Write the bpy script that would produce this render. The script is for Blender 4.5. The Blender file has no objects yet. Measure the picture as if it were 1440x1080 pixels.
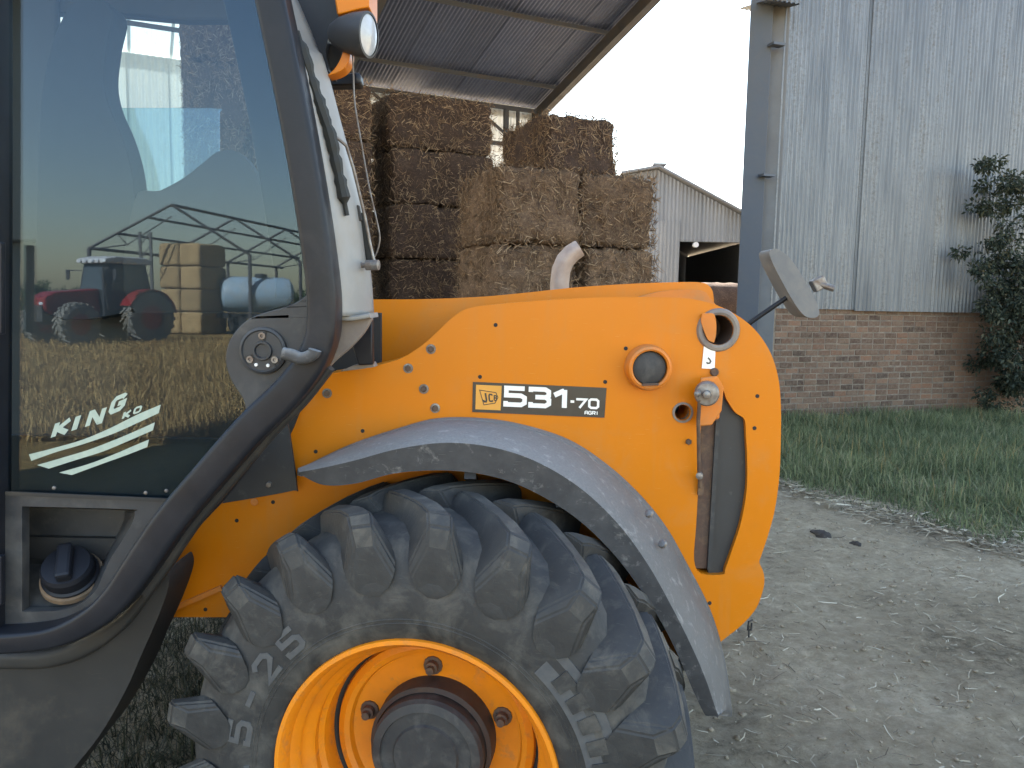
import bpy, bmesh, math, random
import numpy as np
from mathutils import Vector, Matrix
from mathutils import noise as mnoise
from mathutils.geometry import tessellate_polygon

random.seed(7)
rng = np.random.default_rng(7)
scene = bpy.context.scene
COL = scene.collection
PI = math.pi

# ------------------------------------------------------------------ camera
FPX = 1109.0                      # focal length in pixels of a 1440 x 1080 frame
CAMZ = 1.77
PITCH = math.radians(6.0)
ROLL = math.radians(1.0)
CAM = Vector((0, 0, CAMZ))
_f = Vector((0, math.cos(PITCH), -math.sin(PITCH)))
_u0 = Vector((0, math.sin(PITCH), math.cos(PITCH)))
_r0 = Vector((1, 0, 0))
_r = _r0 * math.cos(ROLL) + _u0 * math.sin(ROLL)
_u = _u0 * math.cos(ROLL) - _r0 * math.sin(ROLL)
cd = bpy.data.cameras.new('camera')
cam = bpy.data.objects.new('camera', cd)
COL.objects.link(cam)
cd.sensor_fit = 'HORIZONTAL'
cd.sensor_width = 36.0
cd.lens = 36.0 * FPX / 1440.0
cd.clip_start = 0.05
cd.clip_end = 2000
m3 = Matrix((_r, _u, -_f)).transposed()
cam.matrix_world = Matrix.Translation(CAM) @ m3.to_4x4()
scene.camera = cam

# ------------------------------------------------------------------ world, sun, exposure
SUN_AZ = math.radians(-29)        # from +Y towards +X
SUN_EL = math.radians(35)
w = bpy.data.worlds.new('World')
scene.world = w
w.use_nodes = True
nt = w.node_tree
nt.nodes.clear()
wo = nt.nodes.new('ShaderNodeOutputWorld')
bg = nt.nodes.new('ShaderNodeBackground')
sk = nt.nodes.new('ShaderNodeTexSky')
sk.sky_type = 'NISHITA'
sk.sun_disc = False
sk.sun_elevation = SUN_EL
sk.sun_rotation = SUN_AZ
sk.air_density = 1.3
sk.dust_density = 0.8
sk.ozone_density = 1.2
bg.inputs['Strength'].default_value = 0.06
nt.links.new(sk.outputs[0], bg.inputs[0])
nt.links.new(bg.outputs[0], wo.inputs[0])
sd = bpy.data.lights.new('sun', 'SUN')
sd.energy = 5.0
sd.angle = math.radians(0.5)
sd.color = (1.0, 0.94, 0.84)
sun = bpy.data.objects.new('sun', sd)
COL.objects.link(sun)
sv = Vector((math.sin(SUN_AZ) * math.cos(SUN_EL), math.cos(SUN_AZ) * math.cos(SUN_EL), math.sin(SUN_EL)))
sun.rotation_euler = sv.to_track_quat('Z', 'Y').to_euler()
sun.location = (-5, 20, 30)
scene.view_settings.view_transform = 'Standard'
scene.view_settings.look = 'None'
scene.view_settings.exposure = 3.65
scene.view_settings.gamma = 1.0
scene.view_settings.use_white_balance = True      # the camera balanced for the open shade
scene.view_settings.white_balance_temperature = 7050
scene.view_settings.white_balance_tint = 12

# ------------------------------------------------------------------ unprojection helpers
def ray(px, py):
    return _f + _r * ((px - 720.0) / FPX) - _u * ((py - 540.0) / FPX)
def P(px, py, Y):
    d = ray(px, py)
    return CAM + d * (Y / d.y)
def PZ(px, py, z=0.0):
    d = ray(px, py)
    return CAM + d * ((z - CAMZ) / d.z)
def PPL(px, py, p0, n):
    d = ray(px, py)
    return CAM + d * ((Vector(p0) - CAM).dot(n) / d.dot(n))

# ------------------------------------------------------------------ materials
def nodes_of(name):
    m = bpy.data.materials.new(name)
    m.use_nodes = True
    t = m.node_tree
    b = t.nodes['Principled BSDF']
    return m, t, b
def ramp(t, fac, stops):
    r = t.nodes.new('ShaderNodeValToRGB')
    el = r.color_ramp.elements
    while len(el) < len(stops):
        el.new(0.5)
    for e, (p, c) in zip(el, stops):
        e.position = p
        e.color = (*c, 1) if len(c) == 3 else c
    t.links.new(fac, r.inputs[0])
    return r
def noise_node(t, vec, scale, detail=6, rough=0.6, dist=0.0):
    n = t.nodes.new('ShaderNodeTexNoise')
    n.inputs['Scale'].default_value = scale
    n.inputs['Detail'].default_value = detail
    n.inputs['Roughness'].default_value = rough
    n.inputs['Distortion'].default_value = dist
    t.links.new(vec, n.inputs['Vector'])
    return n
def mixc(t, fac, a, b):
    m = t.nodes.new('ShaderNodeMix')
    m.data_type = 'RGBA'
    if isinstance(fac, (int, float)):
        m.inputs[0].default_value = fac
    else:
        t.links.new(fac, m.inputs[0])
    for s, v in ((6, a), (7, b)):
        if isinstance(v, tuple):
            m.inputs[s].default_value = (*v, 1)
        else:
            t.links.new(v, m.inputs[s])
    return m.outputs[2]
def mathn(t, op, a, b=None, clamp=False):
    m = t.nodes.new('ShaderNodeMath')
    m.operation = op
    m.use_clamp = clamp
    for i, v in ((0, a), (1, b)):
        if v is None:
            continue
        if isinstance(v, (int, float)):
            m.inputs[i].default_value = v
        else:
            t.links.new(v, m.inputs[i])
    return m.outputs[0]
def mapping(t, vec, scale=(1, 1, 1), rot=(0, 0, 0)):
    m = t.nodes.new('ShaderNodeMapping')
    m.inputs['Scale'].default_value = scale
    m.inputs['Rotation'].default_value = rot
    t.links.new(vec, m.inputs['Vector'])
    return m.outputs[0]
def bumpn(t, b, h, strength, dist):
    bn = t.nodes.new('ShaderNodeBump')
    bn.inputs['Strength'].default_value = strength
    bn.inputs['Distance'].default_value = dist
    t.links.new(h, bn.inputs['Height'])
    t.links.new(bn.outputs[0], b.inputs['Normal'])
    return bn
def wpos(t):
    return t.nodes.new('ShaderNodeNewGeometry').outputs['Position']

def basic(name, c1, c2=None, scale=8, rough=0.6, metal=0.0, bump=0.0, bscale=60, bdist=0.002,
          dust=None, dscale=5, dlo=0.45, dhi=0.7, top=0.0, rvar=0.12, coords='pos', spec=0.5, scr=0.0):
    """base colour with slow variation, an optional dust layer of noise patches (top > 0 adds dust on upward faces)"""
    m, t, b = nodes_of(name)
    if coords == 'pos':
        vec = wpos(t)
    else:
        vec = t.nodes.new('ShaderNodeTexCoord').outputs['Object']
    c2 = c2 or tuple(x * 0.8 for x in c1)
    n1 = noise_node(t, vec, scale, 5, 0.6)
    r1 = ramp(t, n1.outputs[0], [(0.35, c1), (0.68, c2)])
    col = r1.outputs[0]
    rgh = mathn(t, 'ADD', mathn(t, 'MULTIPLY', n1.outputs[0], rvar * 2), rough - rvar)
    if dust:
        n2 = noise_node(t, vec, dscale, 8, 0.68, 0.4)
        fac = ramp(t, n2.outputs[0], [(dlo, (0, 0, 0)), (dhi, (1, 1, 1))]).outputs[0]
        if top > 0:
            g = t.nodes.new('ShaderNodeNewGeometry')
            sx = t.nodes.new('ShaderNodeSeparateXYZ')
            t.links.new(g.outputs['Normal'], sx.inputs[0])
            up = mathn(t, 'MULTIPLY', mathn(t, 'MAXIMUM', sx.outputs[2], 0.0), top)
            n4 = noise_node(t, vec, dscale * 6, 4, 0.6)
            up = mathn(t, 'MULTIPLY', up, mathn(t, 'ADD', n4.outputs[0], 0.45))
            fac = mathn(t, 'ADD', fac, up, True)
        col = mixc(t, fac, col, dust)
        rgh = mathn(t, 'ADD', rgh, mathn(t, 'MULTIPLY', fac, 0.25), True)
    if scr > 0:
        n5 = noise_node(t, mapping(t, vec, (3, 3, 60), (0.5, 0.8, 0.3)), 9, 3, 0.5)
        f5 = ramp(t, n5.outputs[0], [(0.69, (0, 0, 0)), (0.73, (scr, scr, scr))]).outputs[0]
        col = mixc(t, f5, col, dust or (0.5, 0.5, 0.5))
    t.links.new(col, b.inputs['Base Color'])
    t.links.new(rgh, b.inputs['Roughness'])
    b.inputs['Metallic'].default_value = metal
    b.inputs['Specular IOR Level'].default_value = spec
    if bump > 0:
        n3 = noise_node(t, vec, bscale, 5, 0.6)
        bumpn(t, b, n3.outputs[0], bump, bdist)
    return m

M = {}
def yellow_mat():
    m, t, b = nodes_of('yellow_paint')
    vec = wpos(t)
    n1 = noise_node(t, vec, 1.6, 6, 0.6, 0.4)
    c = ramp(t, n1.outputs[0], [(0.32, (0.55, 0.158, 0.003)), (0.55, (0.58, 0.168, 0.004)), (0.75, (0.53, 0.170, 0.012))]).outputs[0]
    st = noise_node(t, mapping(t, vec, (26, 26, 1.6)), 1.0, 6, 0.65, 0.2)
    c = mixc(t, ramp(t, st.outputs[0], [(0.52, (0, 0, 0)), (0.78, (0.22, 0.22, 0.22))]).outputs[0], c, (0.40, 0.20, 0.07))
    bl = noise_node(t, vec, 4.5, 9, 0.72, 0.5)
    c = mixc(t, ramp(t, bl.outputs[0], [(0.54, (0, 0, 0)), (0.82, (0.38, 0.38, 0.38))]).outputs[0], c, (0.40, 0.21, 0.08))
    sp = noise_node(t, vec, 120, 3, 0.6)
    c = mixc(t, ramp(t, sp.outputs[0], [(0.70, (0, 0, 0)), (0.76, (0.5, 0.5, 0.5))]).outputs[0], c, (0.20, 0.10, 0.04))
    sc = noise_node(t, mapping(t, vec, (4, 4, 70), (0.3, 0.5, 0.2)), 8, 3, 0.5)
    c = mixc(t, ramp(t, sc.outputs[0], [(0.69, (0, 0, 0)), (0.74, (0.30, 0.30, 0.30))]).outputs[0], c, (0.66, 0.36, 0.14))
    t.links.new(c, b.inputs['Base Color'])
    t.links.new(mathn(t, 'ADD', mathn(t, 'MULTIPLY', bl.outputs[0], 0.35), 0.17), b.inputs['Roughness'])
    b.inputs['Specular IOR Level'].default_value = 0.26
    bumpn(t, b, noise_node(t, vec, 9, 4, 0.5).outputs[0], 0.06, 0.006)
    return m
M['yellow'] = yellow_mat()
M['yellow_dull'] = basic('dusty_yellow_paint', (0.62, 0.17, 0.008), (0.5, 0.15, 0.015), 6, 0.55, dust=(0.36, 0.20, 0.09),
                         dscale=9, dlo=0.46, dhi=0.85, top=0.35)
M['rimpaint'] = basic('rim_paint', (0.76, 0.23, 0.006), (0.66, 0.19, 0.008), 9, 0.45, dust=(0.34, 0.15, 0.05), dscale=22, dlo=0.55, dhi=0.8)
M['black'] = basic('black_metal', (0.010, 0.011, 0.015), (0.015, 0.016, 0.021), 12, 0.42, dust=(0.045, 0.042, 0.04), dscale=7, dlo=0.55, dhi=1.0, top=0.03, rvar=0.1, scr=0.25, spec=0.25)
M['blackplastic'] = basic('black_plastic', (0.022, 0.024, 0.028), (0.035, 0.036, 0.040), 15, 0.55, bump=0.12, bscale=260, bdist=0.001,
                          dust=(0.14, 0.13, 0.115), dscale=6, dlo=0.50, dhi=0.95, top=0.25, scr=0.2)
M['fender'] = basic('weathered_fender_plastic', (0.032, 0.033, 0.037), (0.055, 0.055, 0.058), 22, 0.68, bump=0.15, bscale=160, bdist=0.002,
                    dust=(0.29, 0.28, 0.265), dscale=26, dlo=0.56, dhi=0.86, top=0.62, scr=0.35)
M['sill'] = basic('dusty_sill_plastic', (0.015, 0.0145, 0.015), (0.024, 0.022, 0.021), 10, 0.65, bump=0.1, bscale=90,
                  dust=(0.085, 0.068, 0.050), dscale=4, dlo=0.52, dhi=0.85, top=0.2, scr=0.3)
M['rubber'] = basic('tyre_rubber', (0.018, 0.0175, 0.018), (0.034, 0.032, 0.030), 14, 0.72, bump=0.25, bscale=120, bdist=0.003,
                    dust=(0.115, 0.105, 0.09), dscale=11, dlo=0.46, dhi=0.80, top=0.06, scr=0.35)
M['lug'] = basic('tyre_lug_rubber', (0.017, 0.017, 0.018), (0.030, 0.029, 0.028), 25, 0.66, bump=0.3, bscale=90, bdist=0.004,
                 dust=(0.12, 0.108, 0.09), dscale=12, dlo=0.54, dhi=0.86, top=0.08, scr=0.4)
M['lugtop'] = basic('worn_lug_face', (0.026, 0.026, 0.026), (0.055, 0.051, 0.046), 16, 0.75, bump=0.35, bscale=120, bdist=0.003,
                    dust=(0.15, 0.134, 0.108), dscale=13, dlo=0.47, dhi=0.82, scr=0.3)
M['hubring'] = basic('dark_rusty_hub', (0.040, 0.027, 0.022), (0.028, 0.022, 0.020), 25, 0.7, bump=0.25, bscale=90, dust=(0.075, 0.05, 0.035), dscale=25)
M['tyretext'] = basic('raised_tyre_rubber', (0.060, 0.061, 0.064), (0.085, 0.084, 0.082), 40, 0.75, bump=0.2, bscale=150)
M['hub'] = basic('hub_black', (0.020, 0.021, 0.024), (0.035, 0.034, 0.034), 20, 0.6, bump=0.35, bscale=45, bdist=0.004, dust=(0.11, 0.10, 0.09), dscale=14, dlo=0.5, dhi=0.85)
M['rust'] = basic('rusty_steel', (0.085, 0.045, 0.030), (0.05, 0.035, 0.03), 25, 0.75, bump=0.25, bscale=90, dust=(0.16, 0.10, 0.06), dscale=25)
M['steel'] = basic('worn_steel', (0.25, 0.24, 0.23), (0.15, 0.13, 0.12), 40, 0.45, metal=0.6, dust=(0.16, 0.11, 0.08), dscale=30)
M['dark'] = basic('dark_cavity', (0.012, 0.012, 0.013), (0.02, 0.019, 0.018), 10, 0.8)
M['greyframe'] = basic('grey_cab_paint', (0.27, 0.265, 0.255), (0.22, 0.215, 0.205), 6, 0.45, dust=(0.26, 0.23, 0.19), dscale=5, dlo=0.5, dhi=0.85)
M['taupe'] = basic('dusty_brown_grey_panel', (0.19, 0.155, 0.135), (0.15, 0.125, 0.115), 8, 0.6, dust=(0.26, 0.22, 0.18), dscale=9)
M['flap'] = basic('black_rubber_flap', (0.022, 0.023, 0.026), (0.03, 0.03, 0.032), 10, 0.55, dust=(0.10, 0.10, 0.095), dscale=30, dlo=0.60, dhi=0.8, scr=0.2)
M['wipe'] = basic('wiper_rubber', (0.012, 0.013, 0.013), (0.02, 0.022, 0.02), 40, 0.7)
M['exhaust'] = basic('exhaust_steel', (0.36, 0.29, 0.25), (0.26, 0.19, 0.16), 14, 0.5, metal=0.15, dust=(0.33, 0.25, 0.2), dscale=16)
M['mirrorback'] = basic('mirror_plastic', (0.115, 0.12, 0.125), (0.15, 0.15, 0.15), 12, 0.6, dust=(0.2, 0.19, 0.175), dscale=9)
M['mirrorglass'] = basic('mirror_glass', (0.6, 0.62, 0.64), (0.6, 0.62, 0.64), 4, 0.1, metal=1.0, rvar=0.02)
M['lens'] = basic('lamp_glass', (0.42, 0.44, 0.47), (0.36, 0.38, 0.41), 60, 0.15, rvar=0.03)
M['white'] = basic('white_print', (0.78, 0.78, 0.76), (0.72, 0.72, 0.70), 30, 0.4, rvar=0.05)
M['decal'] = basic('decal_black', (0.022, 0.020, 0.019), (0.03, 0.028, 0.026), 20, 0.35, rvar=0.05)
M['decalyellow'] = basic('decal_yellow', (0.66, 0.30, 0.045), (0.62, 0.28, 0.04), 20, 0.4, rvar=0.05)
M['sticker'] = basic('pale_green_sticker', (0.36, 0.43, 0.37), (0.30, 0.37, 0.32), 60, 0.5, bump=0.15, bscale=300)
M['seat'] = basic('seat_fabric', (0.016, 0.018, 0.022), (0.024, 0.026, 0.03), 20, 0.9)
M['interior'] = basic('interior_trim', (0.020, 0.019, 0.019), (0.03, 0.028, 0.027), 10, 0.7)

def glass_mat(name, tint, refl, haze=0.0, hazecol=(0.4, 0.5, 0.52)):
    m = bpy.data.materials.new(name)
    m.use_nodes = True
    t = m.node_tree
    t.nodes.clear()
    o = t.nodes.new('ShaderNodeOutputMaterial')
    tr = t.nodes.new('ShaderNodeBsdfTransparent')
    tr.inputs[0].default_value = (*tint, 1)
    gl = t.nodes.new('ShaderNodeBsdfGlossy')
    gl.inputs['Color'].default_value = (0.70, 0.83, 1.0, 1)
    gl.inputs['Roughness'].default_value = 0.004
    mx = t.nodes.new('ShaderNodeMixShader')
    fr = t.nodes.new('ShaderNodeLayerWeight')
    fr.inputs['Blend'].default_value = 0.25
    f2 = mathn(t, 'ADD', mathn(t, 'MULTIPLY', fr.outputs['Fresnel'], 0.8), refl, True)
    t.links.new(f2, mx.inputs[0])
    t.links.new(tr.outputs[0], mx.inputs[1])
    t.links.new(gl.outputs[0], mx.inputs[2])
    last = mx
    if haze > 0:
        df = t.nodes.new('ShaderNodeBsdfDiffuse')
        df.inputs[0].default_value = (*hazecol, 1)
        vec = wpos(t)
        n = noise_node(t, vec, 7, 7, 0.7)
        h = mathn(t, 'MULTIPLY', ramp(t, n.outputs[0], [(0.35, (0.25, 0.25, 0.25)), (0.8, (1, 1, 1))]).outputs[0], haze)
        m2 = t.nodes.new('ShaderNodeMixShader')
        t.links.new(h, m2.inputs[0])
        t.links.new(mx.outputs[0], m2.inputs[1])
        t.links.new(df.outputs[0], m2.inputs[2])
        last = m2
    t.links.new(last.outputs[0], o.inputs[0])
    return m
M['glass'] = glass_mat('tinted_door_glass', (0.66, 0.76, 0.81), 0.015, 0.006, (0.25, 0.25, 0.23))
M['glassfar'] = glass_mat('hazy_side_glass', (0.72, 0.85, 0.86), 0.03, 0.08)
M['windscreen'] = glass_mat('clear_tinted_glass', (0.6, 0.7, 0.7), 0.06)

# corrugated sheet
def sheet_mat(name, c1, c2, stain, metal, rough, trans=0.0):
    m, t, b = nodes_of(name)
    vec = wpos(t)
    rnd = t.nodes.new('ShaderNodeObjectInfo').outputs['Random']
    off = t.nodes.new('ShaderNodeVectorMath')
    off.operation = 'ADD'
    cmb = t.nodes.new('ShaderNodeCombineXYZ')
    t.links.new(mathn(t, 'MULTIPLY', rnd, 31.0), cmb.inputs[0])
    t.links.new(vec, off.inputs[0])
    t.links.new(cmb.outputs[0], off.inputs[1])
    v = off.outputs[0]
    n1 = noise_node(t, mapping(t, v, (1.6, 1.6, 0.22)), 2.2, 8, 0.65, 0.3)
    n2 = noise_node(t, mapping(t, v, (14, 14, 0.5)), 2.0, 5, 0.6)
    n3 = noise_node(t, v, 26, 6, 0.7)
    f = mathn(t, 'ADD', mathn(t, 'MULTIPLY', n1.outputs[0], 0.6), mathn(t, 'MULTIPLY', n2.outputs[0], 0.4))
    c = ramp(t, f, [(0.36, c1), (0.60, c2)]).outputs[0]
    fs = ramp(t, mathn(t, 'ADD', mathn(t, 'MULTIPLY', n1.outputs[0], 0.55), mathn(t, 'MULTIPLY', n3.outputs[0], 0.45)),
              [(0.52, (0, 0, 0)), (0.66, (0.8, 0.8, 0.8))]).outputs[0]
    c = mixc(t, fs, c, stain)
    hv = mathn(t, 'ADD', mathn(t, 'MULTIPLY', rnd, 0.25), 0.86)
    mm = t.nodes.new('ShaderNodeVectorMath')
    mm.operation = 'SCALE'
    t.links.new(c, mm.inputs[0])
    t.links.new(hv, mm.inputs['Scale'])
    c = mm.outputs[0]
    t.links.new(c, b.inputs['Base Color'])
    b.inputs['Metallic'].default_value = metal
    t.links.new(mathn(t, 'ADD', mathn(t, 'MULTIPLY', n3.outputs[0], 0.3), rough - 0.15), b.inputs['Roughness'])
    if trans > 0:
        tl = t.nodes.new('ShaderNodeBsdfTranslucent')
        t.links.new(c, tl.inputs[0])
        mx = t.nodes.new('ShaderNodeMixShader')
        mx.inputs[0].default_value = trans
        out = t.nodes['Material Output']
        t.links.new(b.outputs[0], mx.inputs[1])
        t.links.new(tl.outputs[0], mx.inputs[2])
        t.links.new(mx.outputs[0], out.inputs[0])
    return m
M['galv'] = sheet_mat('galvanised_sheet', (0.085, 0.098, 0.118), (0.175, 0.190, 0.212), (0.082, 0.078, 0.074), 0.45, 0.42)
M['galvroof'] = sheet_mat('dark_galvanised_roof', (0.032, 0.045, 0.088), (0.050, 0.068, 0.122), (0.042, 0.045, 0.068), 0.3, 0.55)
M['galvfar'] = sheet_mat('old_galvanised_sheet', (0.098, 0.108, 0.125), (0.132, 0.142, 0.16), (0.092, 0.092, 0.092), 0.25, 0.55)
M['fibre'] = sheet_mat('pale_fibreglass_sheet', (0.40, 0.41, 0.40), (0.48, 0.49, 0.48), (0.33, 0.32, 0.29), 0.0, 0.55, 0.06)
M['skylight'] = sheet_mat('skylight_sheet', (0.50, 0.54, 0.54), (0.58, 0.62, 0.62), (0.42, 0.42, 0.40), 0.0, 0.55, 0.22)
M['beam'] = basic('blue_grey_steel', (0.048, 0.064, 0.094), (0.058, 0.072, 0.098), 4, 0.55, dust=(0.085, 0.095, 0.11), dscale=3, dlo=0.5, dhi=0.9)
M['beamlight'] = basic('grey_steel_flashing', (0.115, 0.125, 0.14), (0.095, 0.103, 0.118), 4, 0.55, dust=(0.13, 0.135, 0.14), dscale=4)
M['beamdark'] = basic('dark_roof_steel', (0.02, 0.022, 0.028), (0.028, 0.028, 0.03), 4, 0.65, dust=(0.05, 0.04, 0.034), dscale=6)

# brick and mortar
def brick_mat():
    m, t, b = nodes_of('weathered_brick')
    rnd = t.nodes.new('ShaderNodeObjectInfo').outputs['Random']
    vec = wpos(t)
    base = ramp(t, rnd, [(0.0, (0.044, 0.025, 0.018)), (0.18, (0.092, 0.049, 0.032)), (0.42, (0.137, 0.081, 0.053)), (0.62, (0.118, 0.064, 0.042)),
                         (0.80, (0.170, 0.101, 0.066)), (0.93, (0.192, 0.091, 0.052)), (1.0, (0.052, 0.032, 0.025))]).outputs[0]
    n = noise_node(t, vec, 18, 8, 0.72)
    c = mixc(t, ramp(t, n.outputs[0], [(0.42, (0, 0, 0)), (0.72, (0.85, 0.85, 0.85))]).outputs[0], base, (0.178, 0.133, 0.098))
    n2 = noise_node(t, vec, 45, 6, 0.7)
    c = mixc(t, ramp(t, n2.outputs[0], [(0.56, (0, 0, 0)), (0.72, (0.8, 0.8, 0.8))]).outputs[0], c, (0.037, 0.028, 0.025))
    t.links.new(c, b.inputs['Base Color'])
    b.inputs['Roughness'].default_value = 0.9
    bumpn(t, b, noise_node(t, vec, 70, 6, 0.7).outputs[0], 0.6, 0.006)
    return m
M['brick'] = brick_mat()
M['mortar'] = basic('mortar', (0.23, 0.185, 0.145), (0.13, 0.105, 0.08), 9, 0.95, bump=0.6, bscale=50, bdist=0.01, dust=(0.12, 0.10, 0.085), dscale=12)

# straw
def straw_mat(name, dark, mid, light):
    m, t, b = nodes_of(name)
    tc = t.nodes.new('ShaderNodeTexCoord').outputs['Object']
    rnd = t.nodes.new('ShaderNodeObjectInfo').outputs['Random']
    off = t.nodes.new('ShaderNodeVectorMath')
    off.operation = 'ADD'
    cmb = t.nodes.new('ShaderNodeCombineXYZ')
    for i in range(3):
        t.links.new(mathn(t, 'MULTIPLY', rnd, 17.0 + i * 9), cmb.inputs[i])
    t.links.new(tc, off.inputs[0])
    t.links.new(cmb.outputs[0], off.inputs[1])
    v = off.outputs[0]
    a = noise_node(t, mapping(t, v, (9, 60, 22), (0.4, 0.3, 0.6)), 1.6, 5, 0.65, 0.8)
    b1 = noise_node(t, mapping(t, v, (50, 10, 28), (0.2, 0.7, -0.5)), 1.6, 5, 0.65, 0.8)
    c1 = noise_node(t, v, 4.5, 6, 0.7)
    f = mathn(t, 'MAXIMUM', a.outputs[0], b1.outputs[0])
    f = mathn(t, 'ADD', mathn(t, 'MULTIPLY', f, 0.7), mathn(t, 'MULTIPLY', c1.outputs[0], 0.3))
    c = ramp(t, f, [(0.40, dark), (0.54, mid), (0.68, light)]).outputs[0]
    hv = mathn(t, 'ADD', mathn(t, 'MULTIPLY', rnd, 0.3), 0.82)
    mm = t.nodes.new('ShaderNodeVectorMath')
    mm.operation = 'SCALE'
    t.links.new(c, mm.inputs[0])
    t.links.new(hv, mm.inputs['Scale'])
    t.links.new(mm.outputs[0], b.inputs['Base Color'])
    b.inputs['Roughness'].default_value = 0.85
    b.inputs['Specular IOR Level'].default_value = 0.25
    bumpn(t, b, f, 0.9, 0.03)
    return m
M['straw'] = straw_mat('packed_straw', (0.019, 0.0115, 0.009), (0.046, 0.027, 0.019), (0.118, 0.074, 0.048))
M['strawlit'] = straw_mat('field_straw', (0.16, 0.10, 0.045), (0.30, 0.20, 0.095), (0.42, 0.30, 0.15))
def strand_mat(name, stops, trans=0.25):
    m, t, b = nodes_of(name)
    g = t.nodes.new('ShaderNodeNewGeometry')
    c = ramp(t, g.outputs['Random Per Island'], stops).outputs[0]
    t.links.new(c, b.inputs['Base Color'])
    b.inputs['Roughness'].default_value = 0.7
    b.inputs['Specular IOR Level'].default_value = 0.3
    tl = t.nodes.new('ShaderNodeBsdfTranslucent')
    t.links.new(c, tl.inputs[0])
    mx = t.nodes.new('ShaderNodeMixShader')
    mx.inputs[0].default_value = trans
    t.links.new(b.outputs[0], mx.inputs[1])
    t.links.new(tl.outputs[0], mx.inputs[2])
    t.links.new(mx.outputs[0], t.nodes['Material Output'].inputs[0])
    return m
M['straw_open_light'] = straw_mat('packed_straw_open_light', (0.052, 0.031, 0.020), (0.130, 0.080, 0.049), (0.28, 0.185, 0.110))  # bale straw brightened in colour for the more open light on the front stack
M['strand'] = strand_mat('loose_straw', [(0, (0.045, 0.027, 0.016)), (0.4, (0.115, 0.069, 0.039)), (0.8, (0.19, 0.120, 0.070)), (1, (0.32, 0.225, 0.14))])
M['litter'] = strand_mat('straw_litter', [(0, (0.08, 0.062, 0.042)), (0.3, (0.17, 0.135, 0.09)), (0.42, (0.32, 0.27, 0.19)), (0.8, (0.42, 0.36, 0.26)), (1, (0.54, 0.48, 0.37))], 0.1)
M['grass'] = strand_mat('green_grass', [(0, (0.068, 0.092, 0.045)), (0.45, (0.14, 0.172, 0.085)), (0.78, (0.225, 0.245, 0.125)), (0.92, (0.26, 0.27, 0.16)), (1.0, (0.32, 0.28, 0.17))], 0.35)
M['grass_shade'] = strand_mat('shade_darkened_grass', [(0, (0.014, 0.016, 0.009)), (0.7, (0.030, 0.031, 0.016)), (0.93, (0.055, 0.05, 0.028)), (1.0, (0.16, 0.13, 0.08))], 0.15)  # blade colours darkened to stand in for the shade under the telehandler
M['drygrass'] = strand_mat('dry_field_grass', [(0, (0.25, 0.155, 0.055)), (0.5, (0.33, 0.21, 0.078)), (1.0, (0.43, 0.29, 0.12))], 0.25)
M['leaf'] = strand_mat('bush_leaf', [(0, (0.020, 0.030, 0.022)), (0.6, (0.040, 0.054, 0.038)), (0.9, (0.075, 0.088, 0.06)), (1.0, (0.12, 0.11, 0.07))], 0.3)
M['treeleaf'] = strand_mat('far_tree_leaf', [(0, (0.025, 0.045, 0.015)), (0.6, (0.045, 0.075, 0.025)), (1.0, (0.08, 0.105, 0.04))], 0.3)
M['bark'] = basic('bark', (0.075, 0.058, 0.042), (0.05, 0.04, 0.03), 20, 0.95, bump=0.6, bscale=40, bdist=0.01)
M['dung'] = basic('dark_dung', (0.018, 0.013, 0.010), (0.035, 0.026, 0.020), 40, 0.85, bump=0.6, bscale=70, bdist=0.01)
M['clod'] = basic('soil_clod', (0.26, 0.212, 0.15), (0.17, 0.138, 0.096), 12, 0.95, bump=0.5, bscale=90, bdist=0.006)

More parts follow.
